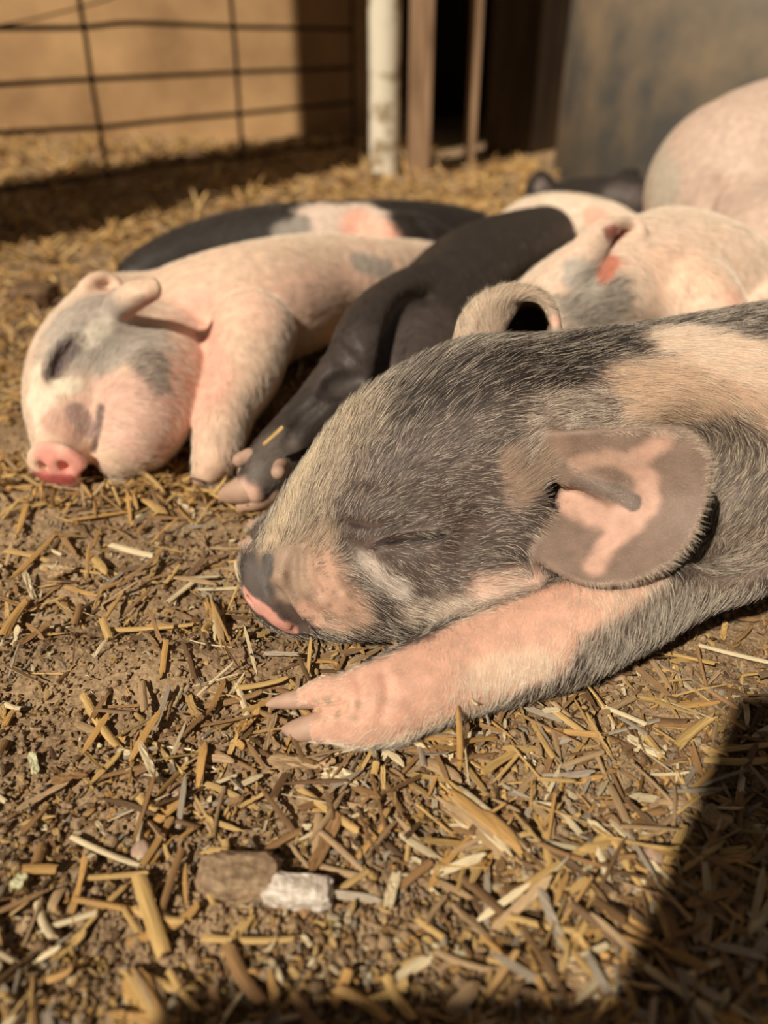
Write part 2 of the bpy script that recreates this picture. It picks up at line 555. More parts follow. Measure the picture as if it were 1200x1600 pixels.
    # the near ear: a cupped flap hanging back from the temple
    g = [[(792, 688, .306), (784, 722, .311), (788, 765, .312), (806, 808, .305), (828, 846, .296)],
         [(868, 680, .290), (850, 716, .299), (846, 760, .3095), (852, 822, .296), (862, 884, .284)],
         [(950, 674, .280), (948, 716, .2850), (940, 778, .2925), (930, 845, .286), (918, 911, .275)],
         [(1025, 668, .271), (1030, 712, .275), (1024, 780, .280), (1008, 850, .277), (985, 909, .271)],
         [(1072, 670, .269), (1108, 708, .268), (1102, 778, .271), (1081, 838, .271), (1044, 884, .270)]]
    th = [[.005, .005, .005, .005, .004], [.0022, .0030, .0035, .0028, .0018], [.0016, .0018, .0018, .0016, .0014],
          [.0013, .0014, .0014, .0013, .0012], [.0011, .0012, .0012, .0011, .0011]]
    f.sheet([[at_depth(*p) for p in row] for row in g], th, k=.003)
    # fold over the ear canal and the curl round it
    f.chain([cd(1010, 800, .2860, 5), cd(955, 772, .2898, 11), cd(905, 752, .2950, 14), cd(868, 737, .2950, 14), cd(838, 742, .2985, 14), cd(824, 768, .3005, 12), cd(830, 802, .3000, 9), cd(846, 826, .299, 6)], k=.005, ear=True)
    f.chain([cd(862, 762, .296, 11), cd(864, 792, .299, 10)], k=.002, sub=True)
    f.chain([cd(856, 758, .303, 16), cd(855, 788, .305, 14)], k=.002, sub=True)
    f.chain([cd(852, 765, .305, 15), cd(848, 762, .322, 11)], k=.002, sub=True)
    crease([(868, 768, .0030), (900, 772, .0022), (945, 792, .0012)], .002, .002, .2)
    # the far ear: furry arch open to the right
    f.chain([cd(735, 540, .350, 30), cd(744, 505, .350, 27), cd(768, 477, .350, 23), cd(800, 461, .350, 16), cd(835, 460, .350, 11), cd(860, 482, .351, 9), cd(870, 520, .352, 9), cd(868, 550, .353, 10)], k=.003, ear=True)
    f.chain([cd(750, 540, .352, 32), cd(765, 508, .353, 28), cd(784, 488, .354, 20), cd(800, 478, .356, 12)], k=.003, ear=True)
    g2 = [[(728, 540, .352), (738, 500, .352), (762, 468, .352), (800, 452, .352), (840, 455, .352), (866, 482, .353), (874, 535, .354)],
          [(745, 545, .372), (755, 505, .374), (775, 478, .376), (800, 466, .377), (835, 470, .377), (855, 492, .375), (862, 540, .373)],
          [(775, 555, .386), (780, 525, .390), (795, 505, .392), (810, 498, .393), (828, 502, .392), (840, 520, .390), (845, 555, .386)],
          [(800, 570, .388), (802, 560, .393), (805, 552, .394), (810, 548, .395), (815, 552, .394), (820, 560, .392), (822, 575, .388)]]
    f.sheet([[at_depth(*p) for p in row] for row in g2], .0016, k=.002)

    co = Coat(f, (.115, .085, .074), (.90, .80, .68), .70)
    B = (.19, .14, .12)
    co.patch([(640, 620), (740, 590), (860, 560), (960, 525)], 55, skin=(.05, .038, .034), dark=.82)
    co.patch([(440, 830), (465, 780), (505, 710), (545, 650)], 62, skin=(.32, .25, .19), hair=(.84, .73, .56), dark=.32, soft=.9)
    co.patch([(425, 840), (450, 785), (485, 715)], 22, skin=(.48, .38, .28), hair=(.84, .73, .54), dark=.08, soft=.9)
    co.patch([(445, 880), (455, 920), (500, 850)], 30, skin=(.36, .26, .195), hair=(.6, .5, .36), dark=.2)
    co.patch([(510, 890), (512, 930), (545, 950)], 28, skin=(.56, .36, .27), hair=(.7, .5, .36), dark=.15, soft=.8)
    co.patch([(480, 950), (520, 975), (560, 965)], 20, skin=(.55, .34, .26), hair=(.7, .55, .42), dark=.1)
    co.patch([(574, 876), (596, 900), (622, 922)], 17, skin=(.42, .35, .30), hair=(.94, .89, .82), dark=.12, soft=.9)
    co.patch([(640, 962), (720, 950)], 22, skin=(.36, .28, .23), hair=(.85, .76, .62), dark=.25, soft=.8)
    co.patch([(755, 918), (830, 905)], 22, skin=(.60, .40, .32), hair=WHITE_H, dark=.15, soft=.7)
    co.patch([(610, 850), (670, 845), (720, 860)], 24, skin=(.125, .092, .082), dark=.8, soft=.6)
    co.patch([(586, 858), (604, 850), (628, 844), (660, 845), (692, 838)], 5, skin=(.02, .012, .011), dark=.95, soft=.6)  # lid slit, crease shade painted near-black into the skin
    co.patch([(545, 820), (580, 828), (640, 818)], 4, skin=(.05, .03, .028), dark=.9, soft=.8)  # fold under the brow, darkened in the colour likewise
        # snout disc
    co.patch([(383, 882), (394, 905), (404, 925)], 24, skin=(.12, .105, .10), hair=(.2, .18, .16), dark=.5, soft=.35)
    co.patch([(418, 872), (420, 892)], 11, skin=(.10, .09, .088), soft=.5)
    co.patch([(385, 930), (415, 955), (450, 985)], 15, skin=(.80, .42, .35), soft=.25)
    co.patch([(378, 866), (392, 858)], 6, skin=(.6, .38, .3))
    # neck, shoulder
    co.patch([(1010, 610), (1110, 600), (1200, 640)], 62, skin=(.55, .37, .27), hair=(.8, .66, .5), dark=.10)
    co.patch([(1060, 530), (1140, 550), (1200, 570)], 55, skin=PALE, hair=WHITE_H, dark=0)
    co.patch([(1195, 490), (1230, 480)], 26, skin=DGREY, dark=.6)
    co.patch([(850, 700), (850, 660), (930, 640)], 40, skin=(.21, .155, .13), hair=WHITE_H, dark=.2, ear=False)
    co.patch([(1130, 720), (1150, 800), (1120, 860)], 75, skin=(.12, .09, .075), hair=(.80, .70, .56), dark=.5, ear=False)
    # arm
    co.patch([(1000, 915), (930, 935), (850, 950), (760, 990), (680, 1040), (600, 1070), (520, 1090), (430, 1100), (450, 1140), (600, 1120), (750, 1070), (860, 1010)], 50, skin=PINK, hair=(.93, .84, .70), dark=0, ear=False, soft=.3)
    co.patch([(760, 1060), (840, 1040)], 30, skin=PALE, hair=(.95, .88, .76), dark=0)
    co.patch([(1010, 985), (1080, 940), (1040, 950), (960, 1010)], 36, skin=GREY, hair=(.72, .66, .56), dark=.3, ear=False)
    co.patch([(1120, 900), (1180, 870)], 40, skin=(.2, .15, .13), hair=(.8, .72, .6), dark=.3, ear=False)
    g = random.Random(4)
    for _ in range(34):
        co.patch([(g.uniform(440, 560), g.uniform(880, 970))], g.uniform(2, 5), skin=(.30, .20, .135), soft=.6, amt=.7)
    for _ in range(22):
        co.patch([(g.uniform(470, 560), g.uniform(1085, 1125))], g.uniform(3, 7), skin=(.42, .29, .20), soft=.7, amt=.7, ear=False)
    for _ in range(8):
        co.patch([(g.uniform(940, 985), g.uniform(888, 905))], g.uniform(3, 6), skin=(.34, .24, .15), soft=.6, amt=.8)
    # ear colours, with shade painted into the hollows
    rim0 = [(940, 674), (1000, 672), (1070, 680), (1103, 715), (1098, 785), (1074, 848), (1036, 885), (980, 907), (920, 908)]
    EG = (.25, .18, .145)
    co.patch([(950, 800)], 260, skin=EG, hair=(.55, .46, .36), dark=.12, ear=True)
    co.patch([(800, 490)], 140, skin=(.45, .34, .26), hair=(.85, .74, .58), dark=.1, ear=True)
    co.patch([(820, 505), (845, 520)], 34, skin=(.06, .03, .03), hair=(.1, .08, .07), dark=.8, ear=True)  # inside of the far ear, its shade painted in
    co.patch([(868, 500), (872, 540)], 9, skin=(.78, .48, .4), ear=True)
    EP = (.62, .40, .32)
    co.patch([(890, 785), (930, 808), (980, 815), (1010, 785)], 22, skin=EP, hair=(.7, .55, .45), dark=0, ear=True, soft=.5)
    co.patch([(985, 815), (945, 855), (930, 885)], 17, skin=EP, hair=(.7, .55, .45), dark=0, ear=True, soft=.5)
    co.patch([(1010, 785), (1014, 745), (985, 725), (1035, 690)], 15, skin=EP, hair=(.7, .55, .45), dark=0, ear=True, soft=.6, amt=.85)
    co.patch(rim0, 7, hair=(.85, .74, .6), dark=.1, ear=True)
    co.patch([(900, 725), (950, 715), (990, 722)], 13, skin=(.5, .34, .27), ear=True, soft=.6)
    co.patch([(900, 755), (960, 768), (990, 785)], 12, skin=(.17, .13, .11), ear=True, soft=.2)
    co.patch([(852, 755), (846, 775)], 17, skin=(.05, .035, .03), hair=(.5, .42, .34), dark=.55, ear=True)  # ear canal, darkened by painted shade
    co.patch([(800, 720), (810, 780), (870, 700)], 22, skin=(.30, .21, .165), hair=(.5, .4, .3), dark=.1)
    o, V, F = body('piglet', f, co, 'spotted grey and pink piglet asleep in front, chin on the straw and foreleg stretched out', it=1)
    flow = [(450, 800, -.1, -1), (490, 720, .0, -1), (540, 650, .25, -1), (620, 610, .6, -.7), (720, 570, .85, -.45), (820, 570, .95, -.3), (930, 530, 1, -.25),
            (560, 750, .1, -1), (620, 700, .5, -.8), (700, 660, .85, -.45), (800, 640, 1, -.2), (950, 620, 1, .05), (1080, 560, 1, .3), (1180, 600, 1, .45),
            (480, 880, .5, -.6), (510, 930, .8, .1), (550, 830, .2, -1), (600, 790, .7, -.55), (680, 780, 1, -.25), (740, 740, 1, -.1),
            (580, 890, .5, .8), (620, 910, .75, .6), (680, 890, .9, .35), (740, 830, 1, .0), (560, 960, .8, .4), (650, 960, .9, .35), (760, 910, .95, -.1),
            (850, 960, -.2, 1), (760, 1010, -.3, 1), (700, 1060, -.35, 1), (620, 1060, -.8, .7), (540, 1080, -1, .4), (460, 1100, -1, .3), (560, 1130, -.7, .7),
            (820, 1050, 0, 1), (930, 990, -.4, .9), (1020, 960, -.6, .8), (1100, 900, -.6, .8), (1170, 830, -.55, .8), (1150, 740, -.4, .8),
            (830, 720, .3, -.6), (900, 700, 1, 0), (950, 800, 1, .1), (1050, 750, 1, -.1), (1040, 860, .8, .5), (940, 880, .4, 1), (870, 860, -.2, .9),
            (745, 500, -.3, -1), (790, 460, .5, -.9), (860, 490, .8, .2), (830, 510, 1, 0)]
    rim = [(940, 672), (1000, 668), (1072, 680), (1104, 715), (1100, 785), (1074, 850), (1030, 892), (980, 914), (920, 912)]
    lens = [([(455, 880), (475, 930)], 28, .0006), (rim, 9, .0034), ([(735, 520), (755, 480), (800, 455), (845, 465)], 30, .0052), ([(400, 900), (440, 960)], 40, .0002), ([(385, 930), (450, 985)], 22, .0), ([(470, 920), (520, 930)], 35, .0013), ([(570, 850), (620, 848), (700, 840)], 36, .0017), ([(584, 859), (604, 850), (640, 844), (694, 838)], 13, .0), ([(600, 862), (650, 860), (690, 852)], 14, .0009), ([(545, 820), (640, 816)], 14, .0010),
            ([(450, 800), (500, 700)], 45, .0055), ([(620, 780), (720, 740), (680, 900)], 90, .0042), ([(560, 620), (700, 560), (900, 530)], 50, .0085), ([(740, 1090), (840, 1070)], 40, .0050),
            ([(640, 1060), (540, 1090), (480, 1100)], 80, .0022), ([(850, 950), (760, 1000)], 60, .0028), ([(435, 1098)], 20, .0), ([(450, 1140)], 18, .0),
            ([(1030, 950), (1120, 880)], 50, .0060)]
    grow_fur(o, f, V, F, co, flow, lens, 230000, .0058, .000042, lift=.26, ear_len=.0013)
    # hooves
    small_body('hoof', .0006, [[c(492, 1090, .0150, 18), c(455, 1094, .0130, 14), c(430, 1098, .011, 9), c(418, 1101, .0100, 4)]], HOOF, o)
    small_body('hoof', .0006, [[c(500, 1134, .0090, 23), c(468, 1140, .0075, 18), c(446, 1139, .0062, 7)]], HOOF, o)
    small_body('hoof', .0006, [[c(412, 840, .010, 19), c(390, 852, .0075, 13), c(376, 850, .0065, 5)]], HOOF, o)
    small_body('hoof', .0006, [[c(418, 818, .013, 15), c(400, 822, .011, 11), c(388, 820, .010, 4)]], HOOF, o)
    return o
front_piglet()

# ================================================================== helpers for the others
def crease_in(f, pts, r, k=.003, inset=.3):
    L = []
    for q in pts:
        h = f.hit(q[0], q[1]); rr = q[2] if len(q) > 2 else r
        v = h - np.array([0, 0, CAM_H]); v /= np.linalg.norm(v)
        L.append((h - v * rr * inset, rr))
    f.chain(L, k=k, n=6, sub=True)
def field_for(chains, h, extra=.012):
    P = np.vstack([np.array([p for p, r in L]) for L in chains]); R = np.concatenate([[r for p, r in L] for L in chains])
    lo = (P - R[:, None]).min(0) - extra; hi = (P + R[:, None]).max(0) + extra
    return Field(lo, hi, h)

# ------------------------------------------------------------------ pink piglet lying on its side at the left
def left_piglet():
    trunk = [c(255, 505, .040, 75), c(330, 490, .046, 88), c(400, 480, .048, 96), c(490, 455, .046, 84), c(580, 440, .044, 66), c(660, 424, .040, 44), c(730, 420, .034, 28)]
    skull = [c(190, 520, .040, 88), c(155, 575, .040, 98), c(124, 625, .034, 80), c(106, 675, .026, 54), c(98, 702, .022, 42)]
    jowl = [c(250, 560, .034, 78), c(232, 622, .033, 80), c(215, 675, .026, 62), c(186, 705, .020, 42)]
    leg = [c(395, 520, .052, 66), c(382, 580, .040, 56), c(358, 635, .030, 44), c(345, 675, .024, 40), c(337, 710, .018, 36), c(326, 732, .012, 26)]
    f = field_for([trunk, skull, jowl, leg], .0016)
    f.chain(trunk, k=.012); f.chain(skull, k=.014); f.chain(jowl, k=.008); f.chain(leg, k=.010)
    f.chain([c(300, 560, .03, 40), c(350, 560, .035, 40)], k=.012)
    ctr = c(90, 727, .019, 1)[0]
    toc = np.array([0, 0, CAM_H]) - ctr; toc /= np.linalg.norm(toc)
    rt = np.array([1., 0, 0]); upc = np.cross(toc, rt); upc = -upc if upc[2] < 0 else upc
    nrm = -.42 * rt - .52 * upc + .75 * toc; nrm /= np.linalg.norm(nrm)
    up = upc - (upc @ nrm) * nrm; up /= np.linalg.norm(up)
    sd = np.cross(nrm, up)
    f.ball((ctr, .0172), k=.003, squash=(.30, .86, 1.02), axes=(nrm, up, sd))
    for s1 in (-1, 1):
        f.ball((ctr + nrm * .0045 + sd * s1 * .0062 + up * .001, .0036), k=.001, sub=True, squash=(2.0, 1.1, .8), axes=(nrm, up, sd))
    # mouth, eye
    crease_in(f, [(161, 624, .0016), (158, 650, .0030), (152, 680, .0038), (145, 712, .0044), (141, 738, .006)], .003, .0015, -.5)
    L = []
    for q in ((72, 592), (88, 562), (108, 538)):
        h = f.hit(*q); L.append((h, .0062))
    f.chain(L, k=.005)
    crease_in(f, [(82, 594, .0018), (92, 567, .0034), (106, 545, .0032), (116, 530, .0018)], .002, .002, .1)
    crease_in(f, [(56, 590, .0018), (66, 558, .003), (88, 530, .0018)], .002, .004, .2)
    # ears
    f.chain([cd(128, 478, .475, 14), cd(134, 452, .475, 13), cd(150, 436, .478, 11), cd(172, 434, .482, 9), cd(186, 448, .482, 8), cd(186, 468, .478, 8)], k=.004, ear=True)
    f.chain([cd(150, 462, .48, 12), cd(170, 462, .485, 12)], k=.003, ear=True)
    e2 = [[(158, 500, .458), (172, 468, .446), (204, 446, .438), (240, 440, .436)], [(178, 500, .452), (190, 478, .440), (216, 460, .434), (246, 450, .435)], [(194, 500, .455), (206, 486, .446), (224, 474, .440), (244, 462, .438)]]
    f.sheet([[at_depth(*p) for p in r] for r in e2], .0026, k=.003)
    co = Coat(f, PALE, WHITE_H, .02)
    co.patch([(320, 500), (300, 600), (260, 640)], 60, skin=(.80, .46, .36))
    co.patch([(420, 470), (520, 470), (580, 460)], 60, skin=(.84, .56, .44))
    co.patch([(150, 510), (110, 530), (200, 530)], 66, skin=(.42, .37, .33), hair=(.75, .70, .62), dark=.1)
    co.patch([(230, 560), (240, 600)], 30, skin=(.28, .22, .19), dark=.3)
    co.patch([(150, 470), (90, 510)], 30, skin=(.50, .43, .38), hair=(.8, .74, .66), dark=.08)
    co.patch([(92, 565), (80, 585), (106, 545)], 17, skin=(.14, .10, .10), dark=.4)
    co.patch([(55, 620), (70, 660), (60, 580)], 22, skin=(.85, .74, .6), hair=(.95, .88, .75), dark=0)
    co.patch([(95, 605), (115, 600)], 14, skin=(.85, .75, .6), hair=(.95, .88, .75), dark=0)
    co.patch([(140, 530), (160, 510)], 18, skin=(.72, .66, .56), hair=(.9, .84, .74), dark=0)
    co.patch([(110, 670), (90, 660)], 28, skin=(.60, .36, .28))
    co.patch([(200, 650), (240, 680), (180, 620)], 50, skin=(.72, .46, .38))
    co.patch([(120, 645), (140, 670)], 15, skin=(.35, .22, .19))
    co.patch([(75, 715), (100, 730), (115, 725)], 26, skin=(.82, .38, .32))
    co.patch([(60, 745), (110, 750)], 12, skin=(.45, .11, .10))  # underside of the snout, its shade painted as dark red
    co.patch([(162, 455), (174, 455)], 9, skin=(.28, .12, .10), ear=True)
    co.patch([(200, 495), (235, 475)], 12, skin=(.5, .25, .2), ear=True)
    co.patch([(159, 636), (155, 665), (148, 700)], 7, skin=(.16, .10, .09), soft=.6)  # mouth slit, crease shade painted along it
    co.patch([(560, 410), (600, 420)], 18, skin=(.4, .34, .3))
    o, V, F = body('piglet', f, co, 'pink piglet with a grey-patched face lying on its side at the left', it=1)
    flow = [(80, 640, -.2, -1), (150, 560, .2, -1), (220, 560, .8, -.2), (200, 660, .9, .3), (300, 500, 1, 0), (420, 440, 1, -.2), (560, 420, 1, -.1), (380, 560, .3, 1), (350, 650, -.1, 1), (430, 560, .5, 1), (160, 480, .5, -1)]
    lens = [([(75, 715), (105, 735)], 35, .0), ([(330, 735)], 25, .0)]
    grow_fur(o, f, V, F, co, flow, lens, 42000, .0060, .00006, lift=.2, ear_len=.002)
    small_body('hoof', .0008, [[c(322, 732, .012, 20), c(314, 745, .008, 15), c(308, 752, .006, 6)]], HOOF, o)
    small_body('hoof', .0008, [[c(340, 736, .010, 18), c(335, 748, .006, 14), c(330, 754, .005, 5)]], HOOF, o)
left_piglet()

# ------------------------------------------------------------------ black piglet in the middle
def black_piglet():
    trunk = [c(850, 372, .058, 47), c(800, 392, .060, 58), c(740, 425, .060, 70), c(690, 480, .054, 80), c(650, 540, .045, 82), c(640, 610, .038, 80)]
    arm = [c(672, 448, .072, 40), c(622, 470, .076, 40), c(580, 512, .070, 46), c(556, 568, .058, 48), c(520, 625, .044, 50), c(482, 665, .034, 46), c(446, 702, .027, 44), c(420, 732, .022, 42), c(402, 755, .018, 33)]
    f = field_for([trunk, arm], .0017)
    f.chain(trunk, k=.010); f.chain(arm, k=.002)
    # folds
    crease_in(f, [(668, 462, .003), (640, 472, .006), (620, 505, .008), (608, 550, .008), (600, 600, .008)], .004, .005, -.2)
    crease_in(f, [(556, 592, .006), (530, 600, .008), (508, 612, .004)], .004, .003, .0)
    crease_in(f, [(530, 520, .002), (545, 535, .0025), (560, 548, .002)], .002, .003, .1)
    crease_in(f, [(516, 545, .002), (532, 562, .0025), (548, 572, .002)], .002, .003, .1)
    crease_in(f, [(500, 630, .002), (470, 655, .003), (450, 690, .002)], .002, .003, .1)
    co = Coat(f, (.040, .032, .029), (.14, .11, .095), .7)
    co.patch([(700, 520), (650, 580)], 70, skin=(.075, .058, .054))
    co.patch([(560, 540), (530, 580)], 40, skin=(.06, .048, .045))
    co.patch([(440, 700), (420, 730)], 36, skin=(.12, .10, .09), hair=(.4, .36, .3), dark=.4)
    co.patch([(385, 775), (365, 780)], 26, skin=(.75, .5, .4), hair=(.9, .8, .7), dark=0)
    co.patch([(372, 722)], 14, skin=(.7, .52, .46), hair=(.9, .8, .7), dark=0)
    o, V, F = body('piglet', f, co, 'solid black piglet sprawled between the pink piglet and the spotted one', it=1)
    flow = [(850, 370, -.2, .8), (740, 420, -.4, 1), (660, 520, -.2, 1), (580, 520, -.3, 1), (500, 640, -.6, 1), (430, 710, -.7, 1)]
    grow_fur(o, f, V, F, co, flow, [([(385, 770)], 30, .001)], 26000, .0045, .00006, lift=.16)
    small_body('hoof', .0008, [[c(408, 752, .019, 27), c(384, 764, .016, 23), c(358, 772, .011, 15), c(349, 775, .009, 8)]], HOOF, o)
    small_body('hoof', .0008, [[c(418, 764, .014, 26), c(400, 778, .010, 20), c(378, 790, .006, 10)]], HOOF, o)
    tag(small_body('dewclaw', .0008, [[c(440, 730, .034, 14), c(435, 738, .038, 12)]], HOOF, o), 'round pinkish dewclaw')
    tag(small_body('dewclaw', .0008, [[c(390, 714, .030, 14), c(374, 719, .030, 11)]], HOOF, o), 'pale dewclaw on the left of the trotter')
black_piglet()

# ------------------------------------------------------------------ belted piglet behind the pink one
def belted_piglet():
    trunk = [c(222, 436, .038, 38), c(262, 418, .044, 46), c(330, 398, .050, 54), c(420, 382, .055, 58), c(520, 374, .058, 55), c(610, 368, .056, 52), c(680, 366, .052, 46), c(735, 366, .046, 36)]
    thigh = [c(600, 372, .062, 40), c(650, 372, .060, 36), c(690, 385, .05, 28)]
    f = field_for([trunk, thigh], .0024)
    f.chain(trunk, k=.012); f.chain(thigh, k=.008)
    crease_in(f, [(650, 345, .003), (665, 360, .004), (675, 385, .003)], .003, .006, .2)
    co = Coat(f, BLACK, (.10, .09, .08), .8)
    co.patch([(500, 350), (560, 345), (540, 375)], 46, skin=(.72, .58, .50), hair=WHITE_H, dark=.05, soft=.25)
    co.patch([(560, 350), (575, 365), (600, 380)], 28, skin=(.84, .46, .36), hair=WHITE_H, dark=0)
    co.patch([(440, 365), (470, 350)], 16, skin=(.3, .27, .24), hair=(.5, .45, .4), dark=.2)
    o, V, F = body('piglet', f, co, 'black piglet with a pink and white belt lying behind the pink piglet', it=2)
    grow_fur(o, f, V, F, co, [(300, 400, 1, -.2), (500, 360, 1, 0), (680, 350, 1, .2)], [], 12000, .006, .00007, lift=.2)
belted_piglet()

# ------------------------------------------------------------------ white-backed piglet and black-headed piglet at the back
def white_backed_piglet():
    trunk = [c(800, 372, .052, 40), c(840, 352, .058, 44), c(890, 352, .060, 46), c(940, 362, .060, 44), c(985, 385, .058, 40)]
    f = field_for([trunk], .0024)
    f.chain(trunk, k=.01)
    co = Coat(f, (.80, .66, .54), WHITE_H, .03)
    co.patch([(925, 335), (945, 350)], 16, skin=(.84, .48, .38))
    co.patch([(850, 330), (870, 350)], 15, skin=(.5, .42, .34), amt=.6)
    o, V, F = body('piglet', f, co, 'cream piglet whose rump arches up behind the solid black one', it=2)
    grow_fur(o, f, V, F, co, [(850, 320, 1, -.2), (930, 330, 1, .3)], [], 8000, .006, .00008, lift=.25)
white_backed_piglet()

def far_black_piglet():
    trunk = [c(872, 318, .042, 32), c(905, 315, .052, 34), c(950, 315, .058, 36), c(990, 318, .058, 36), c(1030, 330, .055, 34)]
    f = field_for([trunk], .0024, .045)
    f.chain(trunk, k=.01)
    d0 = depth_of(870, 310, .05)
    e1 = [[(822, 300, d0), (830, 280, d0), (846, 268, d0)], [(838, 306, d0 - .01), (846, 288, d0 - .012), (852, 272, d0 - .004)], [(868, 310, d0), (866, 292, d0), (858, 276, d0)]]
    f.sheet([[at_depth(*p) for p in r] for r in e1], .003, k=.006)
    d1 = depth_of(985, 310, .058)
    e2 = [[(958, 300, d1), (962, 280, d1), (978, 266, d1)], [(975, 300, d1 - .012), (980, 284, d1 - .014), (986, 268, d1 - .006)], [(1000, 312, d1 - .01), (1000, 288, d1 - .006), (994, 266, d1)]]
    f.sheet([[at_depth(*p) for p in r] for r in e2], .003, k=.006)
    co = Coat(f, BLACK, (.12, .10, .09), .8)
    co.patch([(848, 288)], 12, skin=(.16, .13, .12), ear=True)
    co.patch([(985, 310), (970, 300)], 22, skin=(.09, .07, .065))
    o, V, F = body('piglet', f, co, 'black piglet with upright ears, furthest back, against the metal tank', it=2)
    grow_fur(o, f, V, F, co, [(900, 300, 1, -.2), (980, 300, 1, .3)], [], 5000, .005, .00008, lift=.2)
far_black_piglet()

# ------------------------------------------------------------------ pale piglet with upright ear
def pale_piglet():
    trunk = [cd(800, 560, .45, 62), cd(862, 500, .468, 76), cd(930, 462, .485, 86), cd(1010, 438, .50, 90), cd(1085, 435, .515, 92), cd(1150, 465, .52, 80), cd(1200, 520, .50, 60)]
    f = field_for([trunk], .0018, .05)
    f.chain(trunk, k=.012)
    f.chain([cd(985, 400, .49, 40), cd(1040, 375, .51, 42), cd(1090, 385, .53, 45)], k=.012)
    f.chain([cd(1090, 470, .475, 60), cd(1130, 520, .46, 50)], k=.01)
    # ear rising, folded open toward the right
    f.chain([cd(862, 462, .452, 34), cd(892, 425, .450, 34), cd(918, 392, .452, 27), cd(942, 362, .456, 19), cd(965, 348, .460, 12), cd(984, 348, .464, 10), cd(1000, 355, .464, 10), cd(998, 372, .464, 9), cd(975, 382, .466, 8), cd(952, 392, .468, 6)], k=.003, ear=True)
    g = [[(900, 450, .465), (915, 420, .468), (935, 385, .472), (955, 360, .474)],
         [(935, 455, .476), (945, 425, .482), (960, 395, .486), (975, 365, .486)],
         [(960, 440, .482), (975, 415, .490), (985, 390, .490), (992, 365, .480)]]
    f.sheet([[at_depth(*p) for p in r] for r in g], .0028, k=.003)
    f.chain([cd(952, 368, .462, 9), cd(966, 364, .474, 9)], k=.002, sub=True)
    f.chain([cd(944, 436, .458, 8), cd(955, 412, .462, 11), cd(968, 398, .470, 8)], k=.003, sub=True)
    co = Coat(f, (.80, .60, .48), (.86, .76, .64), .02)
    co.patch([(930, 480), (960, 465), (900, 470)], 40, skin=(.36, .31, .27), hair=(.7, .66, .58), dark=.35, ear=False)
    co.patch([(900, 425), (915, 440)], 26, skin=(.5, .45, .4), hair=(.75, .7, .62), dark=.1)
    co.patch([(952, 366), (966, 364)], 12, skin=(.36, .12, .09), dark=0, hair=(.5, .25, .2))
    co.patch([(944, 432), (956, 410)], 13, skin=(.62, .22, .15), hair=(.8, .5, .4), dark=0, soft=.25)
    co.patch([(1050, 420), (1100, 430)], 50, skin=(.84, .58, .44))
    co.patch([(1160, 470)], 28, skin=(.75, .42, .32))
    o, V, F = body('piglet', f, co, 'pale piglet with a pink-lined ear pricked up, just behind the spotted one', it=2)
    flow = [(880, 460, .7, -.6), (930, 480, .9, -.3), (900, 400, .6, -.9), (1020, 440, .6, .8), (1090, 430, .4, 1), (1040, 370, 1, .2), (1120, 480, -.2, 1)]
    grow_fur(o, f, V, F, co, flow, [], 34000, .0075, .00006, lift=.25, ear_len=.004)
pale_piglet()

# ------------------------------------------------------------------ big pink piglet at the right
def big_pink_piglet():
    trunk = [cd(1150, 300, .66, 138), cd(1215, 300, .67, 162), cd(1330, 300, .69, 170), cd(1460, 320, .70, 150)]
    thigh = [cd(1165, 350, .60, 62), cd(1200, 385, .57, 80), cd(1260, 400, .56, 90)]
    f = field_for([trunk, thigh], .0026)
    f.chain(trunk, k=.012); f.chain(thigh, k=.014)
    f.chain([cd(1180, 440, .55, 40), cd(1220, 455, .53, 44), cd(1290, 470, .52, 40)], k=.012)
    f.chain([cd(1290, 470, .52, 40), cd(1300, 560, .48, 34), cd(1310, 640, .46, 30)], k=.01)
    crease_in(f, [(1118, 290, .002), (1104, 320, .004), (1102, 350, .004), (1112, 380, .003)], .003, .012, .2)
    co = Coat(f, (.60, .46, .385), (.8, .7, .6), 0)
    co.patch([(1150, 440), (1190, 430)], 40, skin=(.64, .42, .36))
    co.patch([(1020, 240), (1030, 300)], 40, skin=(.54, .48, .40))
    o, V, F = body('piglet', f, co, 'large plain pink piglet curled up at the right against the tank', it=3)
    grow_fur(o, f, V, F, co, [(1100, 220, .3, 1), (1050, 300, 0, 1), (1150, 380, .2, 1)], [([(1150, 300)], 140, .0022)], 16000, .003, .00005, lift=.12)
big_pink_piglet()

# ================================================================== the ground
def ground_h(X, Y):
    P = np.stack([X, Y, np.zeros_like(X)], -1)
    z = (fbm(P * 14, 3) - .5) * .012 + (fbm(P * 60 + 5, 3) - .5) * .0045
    far = np.clip((Y - 1.1) / .8, 0, 1)
    z = z + far * (fbm(P * 6 + 9, 3) - .3) * .03
    # a low mound of bare soil in front of the snout, hollow behind it
    m = at_height(250, 1050)
    z = z + .006 * np.exp(-(((X - m[0]) / .035) ** 2 + ((Y - m[1]) / .018) ** 2))
    m = at_height(200, 965)
    z = z - .005 * np.exp(-(((X - m[0]) / .07) ** 2 + ((Y - m[1]) / .012) ** 2))
    return z - .001

